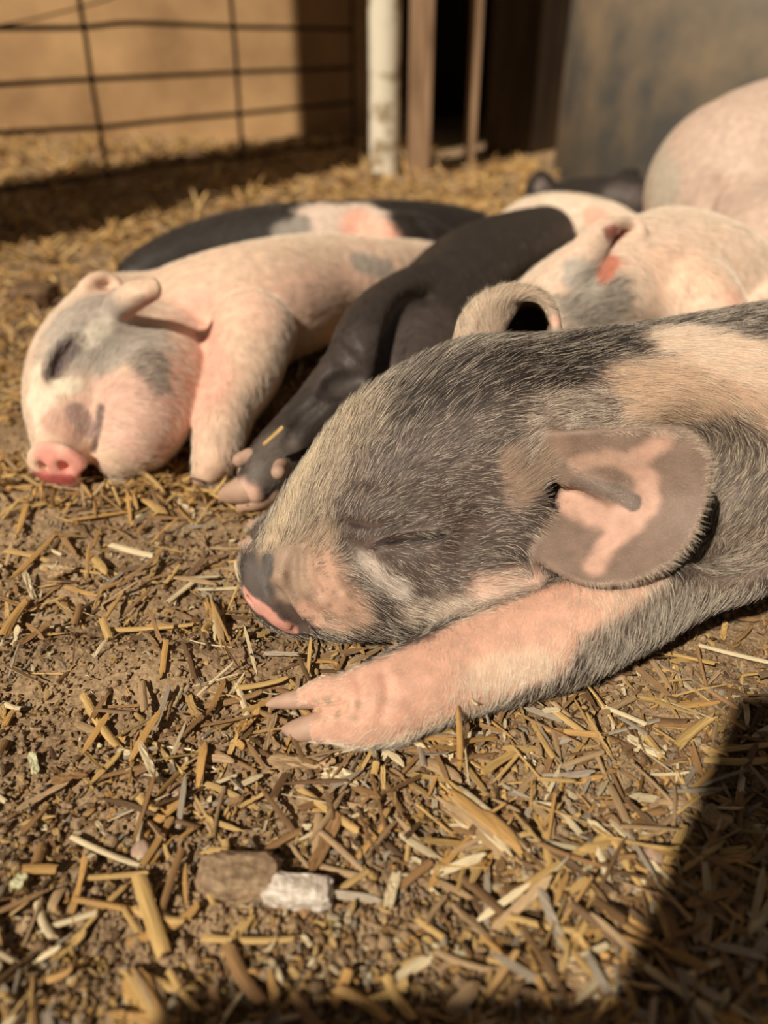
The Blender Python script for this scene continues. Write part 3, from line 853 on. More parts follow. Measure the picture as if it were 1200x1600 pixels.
def soil_material():
    m, nt, b = mat('dry soil')
    tc = node(nt, 'ShaderNodeTexCoord')
    n1 = node(nt, 'ShaderNodeTexNoise'); n1.inputs['Scale'].default_value = 30; n1.inputs['Detail'].default_value = 8
    n2 = node(nt, 'ShaderNodeTexNoise'); n2.inputs['Scale'].default_value = 600; n2.inputs['Detail'].default_value = 6
    n3 = node(nt, 'ShaderNodeTexVoronoi'); n3.inputs['Scale'].default_value = 350
    for n in (n1, n2, n3): nt.links.new(tc.outputs['Object'], n.inputs['Vector'])
    cr = node(nt, 'ShaderNodeValToRGB')
    e = cr.color_ramp.elements; e[0].position = .3; e[0].color = (.13, .085, .05, 1); e[1].position = .70; e[1].color = (.50, .36, .22, 1)
    mx = node(nt, 'ShaderNodeMixRGB'); mx.inputs[0].default_value = .55
    nt.links.new(n1.outputs[0], mx.inputs[1]); nt.links.new(n2.outputs[0], mx.inputs[2])
    nt.links.new(mx.outputs[0], cr.inputs[0]); nt.links.new(cr.outputs[0], b.inputs['Base Color'])
    b.inputs['Roughness'].default_value = .95; b.inputs['Specular IOR Level'].default_value = .15
    p = bump(nt, b, n3.outputs[0], .5, .0012)
    bump(nt, b, n2.outputs[0], .7, .0012, p)
    return m
SOIL = soil_material()

def ground():
    ys = [.0]
    while ys[-1] < 2.3:
        y = ys[-1]; ys.append(y + max(.0014, .0040 * y * y + .0014 * 0 + .0035 * max(y - .12, 0)))
    ys = np.array(ys)
    W = np.linspace(-1, 1, 520)
    half = .22 + ys * .85
    X = W[None, :] * half[:, None]; Y = np.repeat(ys[:, None], len(W), 1)
    Z = ground_h(X, Y)
    P = np.stack([X, Y, np.zeros_like(X)], -1)
    near = np.clip(1.2 - Y, 0, 1)
    Z += (fbm(P * 420, 3) - .5) * .0032 * near
    V = np.stack([X, Y, Z], -1).reshape(-1, 3)
    n, m = X.shape
    I = np.arange(n * m).reshape(n, m)
    F = np.stack([I[:-1, :-1], I[:-1, 1:], I[1:, 1:], I[1:, :-1]], -1).reshape(-1, 4)
    o = link('floor', new_mesh('floor', V, F), SOIL); tag(o, kind='structure')
    # the yard round the pen
    w = 6
    V = [(-w, -w, -.02), (w, -w, -.02), (w, w, -.02), (-w, w, -.02)]
    o = link('floor', new_mesh('floor', V, [(0, 1, 2, 3)]), SOIL); tag(o, kind='structure')
ground()

# ------------------------------------------------------------------ bits lying on the ground
def merged(name, tv, tf, pos, rot, scl, tint, material, smooth=True):
    """many small pieces of one uncountable litter in one mesh"""
    n, k = len(pos), len(tv)
    V = np.einsum('nij,nkj->nki', rot, tv[None] * scl[:, None, :]) + pos[:, None, :]
    F = (tf[None] + (np.arange(n) * k)[:, None, None]).reshape(-1, tf.shape[1])
    me = new_mesh(name, V.reshape(-1, 3), F, smooth)
    vcol(me, 'tint', np.repeat(tint, k, 0))
    a = me.attributes.new('along', 'FLOAT_VECTOR', 'POINT')
    a.data.foreach_set('vector', (np.tile(tv, (n, 1)) * np.array([1.0, 1, 1]) + np.repeat(rng.random((n, 1)) * 9, k, 0)).astype(np.float32).ravel())
    me.materials.append(material)
    return me
def rot_from(yaw, pitch, roll):
    cy, sy, cp, sp, cr, sr = np.cos(yaw), np.sin(yaw), np.cos(pitch), np.sin(pitch), np.cos(roll), np.sin(roll)
    R = np.zeros((len(yaw), 3, 3))
    # x axis along the straw
    R[:, 0, 0] = cy * cp; R[:, 1, 0] = sy * cp; R[:, 2, 0] = sp
    R[:, 0, 1] = -sy * cr + cy * sp * sr * -1; R[:, 1, 1] = cy * cr - sy * sp * sr; R[:, 2, 1] = cp * sr
    R[:, :, 2] = np.cross(R[:, :, 0], R[:, :, 1])
    return R

def straw_template(kind, seed):
    """unit long (x -.5..5), unit wide (y), unit thick (z): split stalk, flat chip or thin splinter"""
    g = np.random.default_rng(seed)
    nx, ny = 9, 5
    xs = np.linspace(-.5, .5, nx); ys = np.linspace(-.5, .5, ny)
    bend = g.normal(0, .05); twist = g.normal(0, .25); bendz = g.normal(0, .6)
    top = []; bot = []
    for i, x in enumerate(xs):
        e = min(i, nx - 1 - i)
        for j, y in enumerate(ys):
            jx = x + (g.normal(0, .035) if e == 0 else 0)
            if kind == 'stalk': arch = .9 * (1 - (2 * y) ** 2); w = 1 - (.25 * g.random() if e == 0 else 0)
            elif kind == 'chip': arch = .25 * g.normal(); w = 1 - (.35 * g.random() if e == 0 else .05 * g.normal())
            else: arch = .3 * (1 - (2 * y) ** 2); w = (.35 if e == 0 else .75 if e == 1 else 1)
            yy = y * w + bend * (4 * x * x) * 3 * (1 if kind != 'chip' else .3)
            zz = arch + bendz * (4 * x * x - .3) + twist * x * y * 2
            top.append((jx, yy, zz + .35)); bot.append((jx, yy, zz - .35))
    V = np.array(top + bot); n = nx * ny
    F = []
    for i in range(nx - 1):
        for j in range(ny - 1):
            a = i * ny + j
            F.append((a, a + ny, a + ny + 1, a + 1)); F.append((n + a, n + a + 1, n + a + ny + 1, n + a + ny))
    for i in range(nx - 1):
        a = i * ny; F.append((a, n + a, n + a + ny, a + ny))
        a = i * ny + ny - 1; F.append((a, a + ny, n + a + ny, n + a))
    for j in range(ny - 1):
        F.append((j, j + 1, n + j + 1, n + j)); a = (nx - 1) * ny + j; F.append((a, n + a, n + a + 1, a + 1))
    return V, np.array(F)

def straw_material():
    m, nt, b = mat('dry straw')
    t = node(nt, 'ShaderNodeAttribute', attribute_name='tint')
    al = node(nt, 'ShaderNodeAttribute', attribute_name='along')
    mp = node(nt, 'ShaderNodeMapping'); mp.inputs['Scale'].default_value = (1.2, 9, 1)
    nz = node(nt, 'ShaderNodeTexNoise'); nz.inputs['Scale'].default_value = 1.6; nz.inputs['Detail'].default_value = 4
    nt.links.new(al.outputs['Vector'], mp.inputs[0]); nt.links.new(mp.outputs[0], nz.inputs['Vector'])
    r = node(nt, 'ShaderNodeMapRange'); r.inputs[1].default_value = .3; r.inputs[2].default_value = .7; r.inputs[3].default_value = .55; r.inputs[4].default_value = 1.2
    nt.links.new(nz.outputs[0], r.inputs[0])
    mx = node(nt, 'ShaderNodeMixRGB', blend_type='MULTIPLY'); mx.inputs[0].default_value = 1
    nt.links.new(t.outputs['Color'], mx.inputs[1]); nt.links.new(r.outputs[0], mx.inputs[2])
    nt.links.new(mx.outputs[0], b.inputs['Base Color'])
    b.inputs['Roughness'].default_value = .5; b.inputs['Specular IOR Level'].default_value = .4
    bump(nt, b, nz.outputs[0], .6, .0006)
    return m
STRAW = straw_material()
TINTS = {'yellow': (.66, .45, .18), 'pale': (.82, .70, .46), 'brown': (.34, .20, .09), 'wood': (.50, .35, .20), 'orange': (.60, .36, .13), 'green': (.66, .66, .42), 'dark': (.20, .12, .06), 'grey': (.42, .36, .28)}
TV = np.array([TINTS['yellow'], TINTS['yellow'], TINTS['pale'], TINTS['brown'], TINTS['wood'], TINTS['orange'], TINTS['dark'], TINTS['brown'], TINTS['grey']])

TPL = [straw_template(k, s) for k, s in (('stalk', 1), ('stalk', 2), ('stalk', 3), ('chip', 4), ('chip', 5), ('splinter', 6), ('splinter', 7), ('splinter', 8))]

def sample_ground(n, y0=.05, y1=1.7, power=1.9):
    # thinner with distance, as wide as the pen
    u = rng.random(n)
    a = 1 - power
    y = (y0 ** a + u * (y1 ** a - y0 ** a)) ** (1 / a)
    x = (rng.random(n) * 2 - 1) * (.13 + .72 * y)
    return x, y

def litter(name, label, cat, n, tpl, length, width, thick, y0, y1, power, lift, seedtints, bare=.0, pitch=.25):
    x, y = sample_ground(n, y0, y1, power)
    dens = fbm(np.stack([x * 16, y * 16, np.zeros(n)], -1), 3)
    m = at_height(230, 1060)
    hole = np.exp(-(((x - m[0]) / .045) ** 2 + ((y - m[1]) / .03) ** 2))
    keep = (dens + .10 * np.clip(x * 9, -.5, 1) * (y < .5) > bare + .12 * rng.random(n)) & (rng.random(n) > hole * .95)
    clear = (y < 1.87) & ((x - .76) ** 2 + (y - 1.38) ** 2 > .49 ** 2) & (((y - 1.62) - (x - .215) * .857 < -.06) | (x < .10))
    x, y = x[keep & clear], y[keep & clear]; n = len(x)
    big = 1 + np.clip(y - .5, 0, 1) * 1.2
    L = rng.uniform(*length, n) * big; W = rng.uniform(*width, n) * big; T = rng.uniform(*thick, n) * big
    yaw = rng.random(n) * 6.283; pt = rng.normal(0, pitch, n); rl = rng.normal(0, .5, n)
    z = ground_h(x, y) + T * .5 + rng.random(n) ** 2 * lift + np.abs(np.sin(pt)) * L * .35
    tint = np.array(seedtints)[rng.integers(0, len(seedtints), n)] * rng.uniform(.7, 1.2, n)[:, None]
    ms = []
    grp = rng.integers(0, len(tpl), n)
    R = rot_from(yaw, pt, rl)
    parts = []
    for gidx, (tv, tf) in enumerate(tpl):
        s = grp == gidx
        parts.append((tv, tf, np.stack([x, y, z], -1)[s], R[s], np.stack([L, W, T], -1)[s], tint[s]))
    Vs, Fs, Cs, As, off = [], [], [], [], 0
    for tv, tf, p, r, sc, ti in parts:
        k = len(tv); nn = len(p)
        V = np.einsum('nij,nkj->nki', r, tv[None] * sc[:, None, :]) + p[:, None, :]
        Vs.append(V.reshape(-1, 3)); Fs.append((tf[None] + (np.arange(nn) * k)[:, None, None]).reshape(-1, 4) + off)
        Cs.append(np.repeat(ti, k, 0)); As.append(np.tile(tv, (nn, 1)) + np.repeat(rng.random((nn, 1)) * 9, k, 0)); off += nn * k
    me = new_mesh(name, np.vstack(Vs), np.vstack(Fs), False)
    vcol(me, 'tint', np.vstack(Cs))
    a = me.attributes.new('along', 'FLOAT_VECTOR', 'POINT'); a.data.foreach_set('vector', np.vstack(As).astype(np.float32).ravel())
    return tag(link(name, me, STRAW), label, cat, kind='stuff')

litter('straw_litter', 'chopped golden straw strewn over the soil of the pen', 'straw', 9500, TPL, (.004, .024), (.0007, .0028), (.0002, .0006), .06, 1.75, 1.7, .004, TV, bare=.40)
litter('straw_bedding', 'golden bedding straw trampled over the back of the pen', 'straw', 22000, TPL, (.008, .022), (.0010, .0026), (.0004, .0009), .34, 1.9, .75, .006, np.array([TINTS['yellow'], TINTS['orange'], TINTS['orange'], TINTS['yellow'], TINTS['wood'], TINTS['brown']]), bare=.2, pitch=.35)
litter('chaff', 'fine crumbs of chaff and bark scattered between the straw', 'chaff', 26000, TPL[3:], (.0010, .0050), (.0005, .0020), (.0003, .0009), .06, 1.2, 1.8, .002, TV * .8, bare=.2, pitch=.5)

def clod_template(seed, sub=2, rough=.28):
    import bmesh
    bm = bmesh.new(); bmesh.ops.create_icosphere(bm, subdivisions=sub, radius=.5)
    V = np.array([v.co[:] for v in bm.verts]); F = np.array([[v.index for v in f.verts] for f in bm.faces]); bm.free()
    d = 1 + (fbm(V * 2.2 + seed * 7, 3)[:, None] - .5) * 2 * rough * 1.6
    return V * d, F
def crumbs():
    x, y = sample_ground(42000, .06, .8, 1.9)
    n = len(x)
    s = rng.uniform(.0006, .0022, n) * (1 + 1.3 * (rng.random(n) > .96)) * (1 + np.clip(y - .4, 0, 1))
    z = ground_h(x, y) + s * .22
    Vs, Fs, Cs, off = [], [], [], 0
    g = rng.integers(0, 4, n)
    for q in range(4):
        tv, tf = clod_template(q, 1, .6); m = g == q; k = len(tv); nn = m.sum()
        R = rot_from(rng.random(nn) * 6.28, rng.random(nn) * 3, rng.random(nn) * 6)
        V = np.einsum('nij,nkj->nki', R, tv[None] * s[m][:, None, None]) + np.stack([x, y, z], -1)[m][:, None, :]
        Vs.append(V.reshape(-1, 3)); Fs.append((tf[None] + (np.arange(nn) * k)[:, None, None]).reshape(-1, 3) + off); off += nn * k
    me = new_mesh('soil_crumbs', np.vstack(Vs), np.vstack(Fs))
    tag(link('soil_crumbs', me, SOIL), 'crumbly grains and lumps of dry brown soil', 'soil', kind='stuff')
crumbs()

# single straws: traced from the pen floor, x1 y1 x2 y2 width tint shape
TRACED = [
 (47,1170,54,1202,12,'green','chip'),(107,1300,215,1342,9,'pale','stalk'),(132,1360,228,1352,10,'yellow','stalk'),(215,1365,255,1490,24,'yellow','stalk'),
 (282,1317,245,1425,12,'brown','stalk'),(287,1337,287,1402,7,'orange','splinter'),(315,1352,330,1405,10,'yellow','stalk'),(195,1367,120,1445,10,'yellow','splinter'),
 (130,1445,77,1492,14,'yellow','chip'),(97,1370,70,1415,14,'wood','splinter'),(35,1365,22,1385,20,'green','chip'),(470,1230,560,1295,14,'yellow','stalk'),
 (530,1270,485,1355,20,'brown','chip'),(470,1285,410,1320,12,'brown','stalk'),(280,1245,240,1275,16,'orange','stalk'),(215,1245,245,1270,14,'yellow','stalk'),
 (320,1222,370,1205,6,'pale','stalk'),(190,1175,142,1225,10,'yellow','splinter'),(315,1460,460,1462,12,'yellow','stalk'),(370,1405,415,1382,9,'wood','stalk'),
 (350,1475,405,1570,22,'brown','stalk'),(190,1410,215,1450,10,'yellow','stalk'),(655,1185,720,1220,20,'wood','splinter'),(857,1115,910,1150,12,'yellow','stalk'),
 (945,1110,1010,1135,10,'pale','stalk'),(1110,1120,1052,1170,16,'yellow','stalk'),(1047,1105,1125,1098,12,'orange','splinter'),(980,1155,1035,1180,16,'pale','chip'),
 (820,1390,950,1307,14,'yellow','stalk'),(852,1302,862,1395,14,'yellow','stalk'),(957,1320,1017,1415,14,'yellow','stalk'),(1105,1395,1092,1480,25,'wood','chip'),
 (795,1440,900,1462,10,'yellow','stalk'),(900,1465,907,1510,20,'yellow','chip'),(1165,1182,1155,1255,10,'pale','stalk'),(1105,1175,1200,1165,12,'yellow','stalk'),
 (1100,1190,1200,1192,12,'yellow','stalk'),(1000,1245,1110,1260,10,'wood','splinter'),(620,1360,605,1415,16,'pale','chip'),(650,1425,695,1460,10,'yellow','stalk'),
 (600,1525,645,1595,18,'yellow','stalk'),(700,1585,750,1535,24,'wood','splinter'),(895,1555,925,1520,35,'wood','chip'),(950,1555,950,1515,20,'wood','chip'),
 (1035,1410,1070,1505,20,'brown','stalk'),(1115,1460,1155,1560,14,'brown','splinter'),(832,1255,872,1260,7,'pale','stalk'),(1090,1007,1200,1035,8,'pale','stalk'),
 (1100,1265,1140,1290,30,'wood','chip'),(174,852,240,871,11,'pale','stalk'),(165,984,304,974,10,'yellow','stalk'),(161,972,172,1002,12,'yellow','stalk'),
 (170,1002,148,1029,6,'pale','splinter'),(128,1090,182,1172,13,'yellow','stalk'),(38,935,0,990,16,'orange','stalk'),(0,1090,30,1102,8,'pale','stalk'),
 (90,838,22,905,9,'orange','splinter'),(45,785,30,840,10,'orange','splinter'),(221,781,262,813,16,'yellow','splinter'),(105,819,206,804,9,'orange','splinter'),
 (236,920,191,961,7,'brown','splinter'),(311,901,261,939,9,'pale','stalk'),(266,901,337,916,9,'wood','splinter'),(142,867,165,897,13,'yellow','splinter'),
 (225,1081,229,1126,12,'wood','stalk'),(367,882,386,946,7,'pale','stalk'),(165,757,251,744,12,'pale','stalk'),(371,1087,450,1070,9,'yellow','stalk'),
 (322,1111,412,1092,12,'brown','stalk'),(375,1104,450,1134,9,'brown','stalk'),(405,1111,371,1149,16,'orange','chip'),(75,901,116,890,22,'wood','chip'),
 (284,682,318,660,10,'pale','stalk'),(412,695,442,668,7,'yellow','stalk'),(420,1185,520,1190,20,'wood','chip'),(640,1170,700,1175,12,'brown','splinter'),
 (505,1200,560,1215,24,'pale','chip'),(240,1195,150,1215,8,'brown','splinter'),(80,1215,135,1205,18,'brown','chip'),(300,1240,330,1290,8,'wood','stalk')]
LABELS = {}
for _l in """small pale green chip by the left edge below the soil mound
long pale stalk slanting down to the right at the left, ending by a lumpy pebble
level yellow stalk at the left, its right end touching the broadest stalk
broadest split straw stalk, lying steeply at the lower left
brown stalk leaning up to the right beside the broadest stalk
short upright orange straw just left of the soil clod
yellow stalk standing nearly upright against the left end of the soil clod
yellow splinter crossing the shade left of the broadest stalk
thick yellow chip at the lower left, continuing a thinner splinter downwards
wood splinter leaning at the far lower left above the yellow chip
pale green straw chip at the left edge, low down
golden straw stalk slanting down to the right, above the white flaky chunk
broad brown chip standing steeply above the right end of the white flaky chunk
brown stalk slanting down to the left above the soil clod
thick orange stalk meeting a yellow one in a V above the clod
thick yellow stalk, the left arm of the V above the clod
thin pale straw slanting up to the right, well above the clod
yellow splinter slanting down to the left under the bare soil mound
long level straw stalk just below the white flaky chunk
wood-coloured stalk tucked against the left of the white flaky chunk
brown blurred stalk near the bottom edge, left of the middle
short yellow stalk between the broadest stalk and its left neighbours
wood splinter above the large torn golden splinter
straw stalk slanting down to the right below the front piglet elbow
thin pale stalk in the lit straw at the right, above the wide yellow one
wide yellow stalk slanting up to the right, in the lit straw at the right
orange splinter in the lit straw at the right
pale chip in the lit straw, left of the wide yellow stalk
long straw stalk slanting up to the right, crossed by an upright one
short upright straw stalk crossing a longer slanting one
straw stalk slanting down to the right, beside the crossed pair
broad wood-brown straw chip standing out in the shade at the lower right
level yellow stalk below the crossed pair, bent to a chip at its end
short broad chip hanging from the end of a level stalk, bottom right of middle
pale upright straw near the right edge, at the border of the shade
upper of two level yellow stalks at the right edge
lower of two level yellow stalks at the right edge
wood splinter lying level in the shade border at the right
pale chip leaning steeply below the large torn golden splinter
yellow stalk slanting down to the right, under the pale steep chip
straw stalk slanting out of the bottom edge, near the middle
wood splinter slanting up to the right at the bottom edge, right of the middle
widest wood chip at the bottom edge, right of the middle
narrow upright wood chip beside the widest one at the bottom edge
brown stalk slanting down to the right in the dark lower right corner
long brown splinter near the right edge of the dark lower corner
tiny pale level straw right of the large torn golden splinter
long pale straw running to the right edge, just below the front piglet shoulder
squarish wood chip in the shade by the right edge
pale white straw stalk on the soil left of the front piglet snout
long bright yellow straw stalk lying level left of the snout
short yellow stalk standing across the left end of the long bright one
thin pale splinter slanting down from the left end of the long bright stalk
yellow straw stalk slanting across the bare soil mound
orange straw stalk cut off by the left edge, level with the snout
short pale stalk cut off by the left edge, beside the soil mound
long orange splinter slanting down to the left below the pink piglet head
short upright orange splinter near the left edge below the pink piglet head
broad yellow splinter below the pink piglet foreleg
level orange splinter below the pink piglet snout
thin brown splinter slanting up to the right, left of the snout
pale stalk slanting down to the left near the snout
wood splinter lying level close in front of the snout
short yellow splinter curving down near the white straw stalk
short upright wood-coloured stalk on the bare soil mound
thin pale straw under the front edge of the snout disc
pale straw stalk under the chin of the pink piglet
yellow straw stalk just above the outstretched hoof
brown stalk behind the yellow one at the outstretched hoof
brown straw stalk slanting down to the tip of the outstretched hoof
orange chip standing left of the outstretched hoof
squat wood chip at the left, between soil and straw, level with the snout
pale straw leaning between the pink piglet chin and its foreleg
small yellow straw resting on the black piglet leg
flat wood chip just below the outstretched hoof
thin brown splinter under the wrist of the outstretched foreleg
broad pale chip lying below the front trotter
level brown splinter at the left below the soil mound
brown bark chip at the left below the soil mound
wood-coloured straw slanting down to the right above the clod""".split('\n'): LABELS[len(LABELS)] = _l
TM = {}
def straw_mesh(kind, tint, var):
    key = (kind, tint, var)
    if key not in TM:
        base = {'stalk': (0, 1, 2), 'chip': (3, 4, 3), 'splinter': (5, 6, 7)}[kind][var]
        tv, tf = TPL[base]
        me = new_mesh('straw', tv, tf, False)
        vcol(me, 'tint', np.tile(TINTS[tint], (len(tv), 1)))
        a = me.attributes.new('along', 'FLOAT_VECTOR', 'POINT'); a.data.foreach_set('vector', (tv + np.array([rng.random() * 9] * 3)).astype(np.float32).ravel())
        me.materials.append(STRAW); TM[key] = me
    return TM[key]
def lay_straw(A, Bp, w, tint, kind, label, group=None, thick=None, lift=.0, roll=0.0):
    o = bpy.data.objects.new('straw', straw_mesh(kind, tint, random.randrange(3))); COL.objects.link(o)
    A, Bp = Vector(A), Vector(Bp); L = (Bp - A).length
    x = (Bp - A).normalized(); zz = Vector((0, 0, 1)); y = zz.cross(x)
    if y.length < .05: y = Vector((1, 0, 0))
    y.normalize(); zz = x.cross(y)
    M = Matrix((x, y, zz)).transposed().to_4x4() @ Matrix.Rotation(roll, 4, 'X')
    M.translation = (A + Bp) / 2 + Vector((0, 0, lift))
    t = thick or max(w * .28, .0004)
    o.matrix_world = M @ Matrix.Diagonal((L, w, t, 1))
    return tag(o, label, 'straw', group)
def gz(p): return float(ground_h(np.array([p[0]]), np.array([p[1]]))[0])
PLAIN = 'loose piece of dry straw among many on the foreground soil'
PLAIN_G = 'loose straw pieces on the foreground soil'
for i, (x1, y1, x2, y2, w, ti, kd) in enumerate(TRACED):
    a, b2 = at_height(x1, y1, .003), at_height(x2, y2, .003)
    wm = w * depth_of((x1 + x2) / 2, (y1 + y2) / 2, .003) / FPX
    zz = max(gz(a), gz(b2), gz((a + b2) / 2)) + .0022 + wm * .15
    a[2] = zz + random.uniform(-.0004, .0012); b2[2] = zz + random.uniform(-.0004, .0012)
    if i == 72: a, b2 = at_height(x1, y1, .012), at_height(x2, y2, .030)
    if i == 73: a, b2 = at_height(x1, y1, .046), at_height(x2, y2, .052)
    lay_straw(a, b2, wm, ti, kd, LABELS.get(i, PLAIN), None if i in LABELS else PLAIN_G, roll=random.uniform(-.3, .3))
xx, yy = sample_ground(225, .09, .33, 1.3)
for x, y in zip(xx, yy):
    L = random.uniform(.008, .019); th = random.uniform(0, 6.283)
    a = np.array([x - math.cos(th) * L / 2, y - math.sin(th) * L / 2, 0]); b2 = np.array([x + math.cos(th) * L / 2, y + math.sin(th) * L / 2, 0])
    m = at_height(230, 1060)
    if math.exp(-(((x - m[0]) / .045) ** 2 + ((y - m[1]) / .03) ** 2)) > .4 * random.random() + .2: continue
    zz = max(gz(a), gz(b2)) + .002
    a[2] = zz; b2[2] = zz + random.uniform(0, .003)
    lay_straw(a, b2, random.uniform(.0013, .0032), random.choice(['yellow', 'yellow', 'pale', 'wood', 'brown', 'orange']), random.choice(['stalk', 'stalk', 'chip', 'splinter']), PLAIN, PLAIN_G, roll=random.uniform(-.5, .5))
# the upright stick, and flakes caught in the arm's fur
a = at_height(719, 1212, .0); b2 = at_depth(717, 1106, .262)
lay_straw(a, b2, .0020, 'orange', 'splinter', 'thin straw splinter standing upright against the outstretched foreleg', thick=.0012)
for (x1, y1, x2, y2, w, d, lab) in ((712, 1086, 740, 1079, 10, .2665, 'pale straw flake caught in the foreleg fur, the largest of them'), (735, 1094, 746, 1102, 10, .2655, 'small square straw flake in the foreleg fur'),
                                    (745, 1080, 762, 1082, 7, .2675, 'brown straw flake in the foreleg fur, rightmost of them'), (645, 1117, 660, 1113, 7, .260, 'tiny straw flake low on the foreleg, leftmost of them')):
    lay_straw(at_depth(x1, y1, d), at_depth(x2, y2, d), w * d / FPX, 'pale', 'chip', lab, roll=-1.0)

# ------------------------------------------------------------------ chunks, clods and stones
def rock_material(name, c0, c1, scale, bmp):
    m, nt, b = mat(name)
    tc = node(nt, 'ShaderNodeTexCoord'); n = node(nt, 'ShaderNodeTexNoise'); n.inputs['Scale'].default_value = scale; n.inputs['Detail'].default_value = 8
    nt.links.new(tc.outputs['Object'], n.inputs['Vector'])
    cr = node(nt, 'ShaderNodeValToRGB'); cr.color_ramp.elements[0].position = .35; cr.color_ramp.elements[1].position = .65
    cr.color_ramp.elements[0].color = (*c0, 1); cr.color_ramp.elements[1].color = (*c1, 1)
    nt.links.new(n.outputs[0], cr.inputs[0]); nt.links.new(cr.outputs[0], b.inputs['Base Color']); b.inputs['Roughness'].default_value = .85
    bump(nt, b, n.outputs[0], .8, bmp)
    return m
CLOD = rock_material('clod', (.22, .15, .09), (.42, .30, .19), 300, .002)
CHALK = rock_material('white flake', (.50, .42, .34), (.86, .82, .76), 350, .002)
STONE = rock_material('pebble', (.30, .20, .15), (.50, .37, .28), 200, .0006)
WOODC = rock_material('splintered wood', (.36, .22, .10), (.66, .48, .26), 250, .002)
def lump(name, px, py, rx, ry, hgt, material, label, cat, seed, rough=.28, box=False, yaw=0, z0=.0, group=None):
    tv, tf = clod_template(seed, 4, rough)
    if box:
        s = np.sign(tv) * np.abs(tv * 2) ** .45 / 2; tv = s * (1 + (fbm(tv * 9 + seed, 3)[:, None] - .5) * .35)
    d = depth_of(px, py, .004)
    k = d / FPX; p = at_height(px, py, .004)
    V = tv * np.array([2 * rx * k, 2 * ry * k * 1.25, hgt])
    cy, sy = math.cos(yaw), math.sin(yaw)
    V = np.stack([V[:, 0] * cy - V[:, 1] * sy, V[:, 0] * sy + V[:, 1] * cy, V[:, 2]], -1)
    o = link(name, new_mesh(name, V, tf, True), material)
    o.location = (p[0], p[1], gz(p) + hgt * .35 + z0)
    return tag(o, label, cat, group)
lump('soil_clod', 375, 1362, 62, 26, .010, CLOD, 'flat brown clod of soil left of the white flaky chunk', 'clod', 3, .3, True)
lump('flaky_chunk', 466, 1385, 54, 17, .009, CHALK, 'white flaky rectangular chunk on the straw at the lower left', 'chunk', 5, .2, True, -.05, .002)
for (px, py, r, s, lab) in ((272, 1222, 15, 1, 'rounded pebble among the straw above the clod'), (216, 1308, 16, 2, 'lumpy pebble at the end of a long pale stalk'), (877, 1080, 9, 3, 'small round pebble under the front piglet elbow'),
                       (965, 1050, 16, 4, 'tan lump in the lit straw right of the foreleg'), (1020, 1332, 17, 5, 'reddish pebble in the shade at the lower right')):
    lump('pebble', px, py, r, r * .8, r * .00032, STONE, lab, 'pebble', s + 10, .18)
def splinter_chunk(px1, py1, px2, py2, w, label, n, z=.004, h=.006):
    """a torn piece of wood: a bundle of long fibres with ragged ends, one mesh"""
    a, b2 = at_height(px1, py1, z), at_height(px2, py2, z); ax = b2 - a; L = np.linalg.norm(ax); ax /= L
    sd = np.cross(np.array([0, 0, 1.]), ax); sd /= np.linalg.norm(sd); upv = np.cross(ax, sd)
    wm = w * depth_of(px1, py1, z) / FPX
    Vs, Fs, off = [], [], 0
    for i in range(n):
        tv, tf = TPL[5 + i % 3]
        u = rng.uniform(-.5, .5); l = L * rng.uniform(.45, 1.0); s0 = rng.uniform(-.5, .5) * (L - l)
        env = 1 - abs(s0 / L)
        ctr = (a + b2) / 2 + ax * s0 + sd * u * wm * .7 + upv * (h * (1 - 4 * u * u) * rng.uniform(.1, 1))
        ang = rng.normal(0, .07) - u * .12; d2 = ax * math.cos(ang) + sd * math.sin(ang); s2 = np.cross(upv, d2)
        q = tv * np.array([l, wm * rng.uniform(.12, .3), wm * .06])
        Vs.append(ctr + q[:, :1] * d2 + q[:, 1:2] * s2 + q[:, 2:] * upv); Fs.append(tf + off); off += len(tv)
    V = np.vstack(Vs); g = gz((a + b2) / 2); V[:, 2] += max(g, 0) - z + .001
    me = new_mesh('wood_splinter', V, np.vstack(Fs), False)
    k = len(V) // n
    vcol(me, 'tint', np.repeat(np.array([TINTS[random.choice(['orange', 'yellow', 'pale', 'wood'])] for _ in range(n)]), k, 0))
    at2 = me.attributes.new('along', 'FLOAT_VECTOR', 'POINT'); at2.data.foreach_set('vector', np.vstack([TPL[5 + i % 3][0] + rng.random() * 9 for i in range(n)]).astype(np.float32).ravel())
    return tag(link('wood_splinter', me, STRAW), label, 'wood splinter')
splinter_chunk(695, 1228, 818, 1335, 56, 'large torn golden splinter of wood, the biggest chunk in the foreground', 34, .005, .007)
splinter_chunk(606, 1150, 712, 1152, 30, 'fibrous wood splinter pressed under the outstretched foreleg', 22, .004, .004)
splinter_chunk(330, 925, 352, 1018, 24, 'brown upright splinter in front of the snout', 14, .006, .006)
splinter_chunk(200, 1500, 262, 1612, 56, 'broad pale board splinter blurred at the bottom left', 18, .006, .003)
lump('wood_chunk', 58, 470, 34, 20, .022, rock_material('dark wood', (.10, .055, .03), (.2, .12, .06), 60, .002), 'dark brown wood chunk behind the pink piglet head, at the left', 'wood', 8, .35, True)

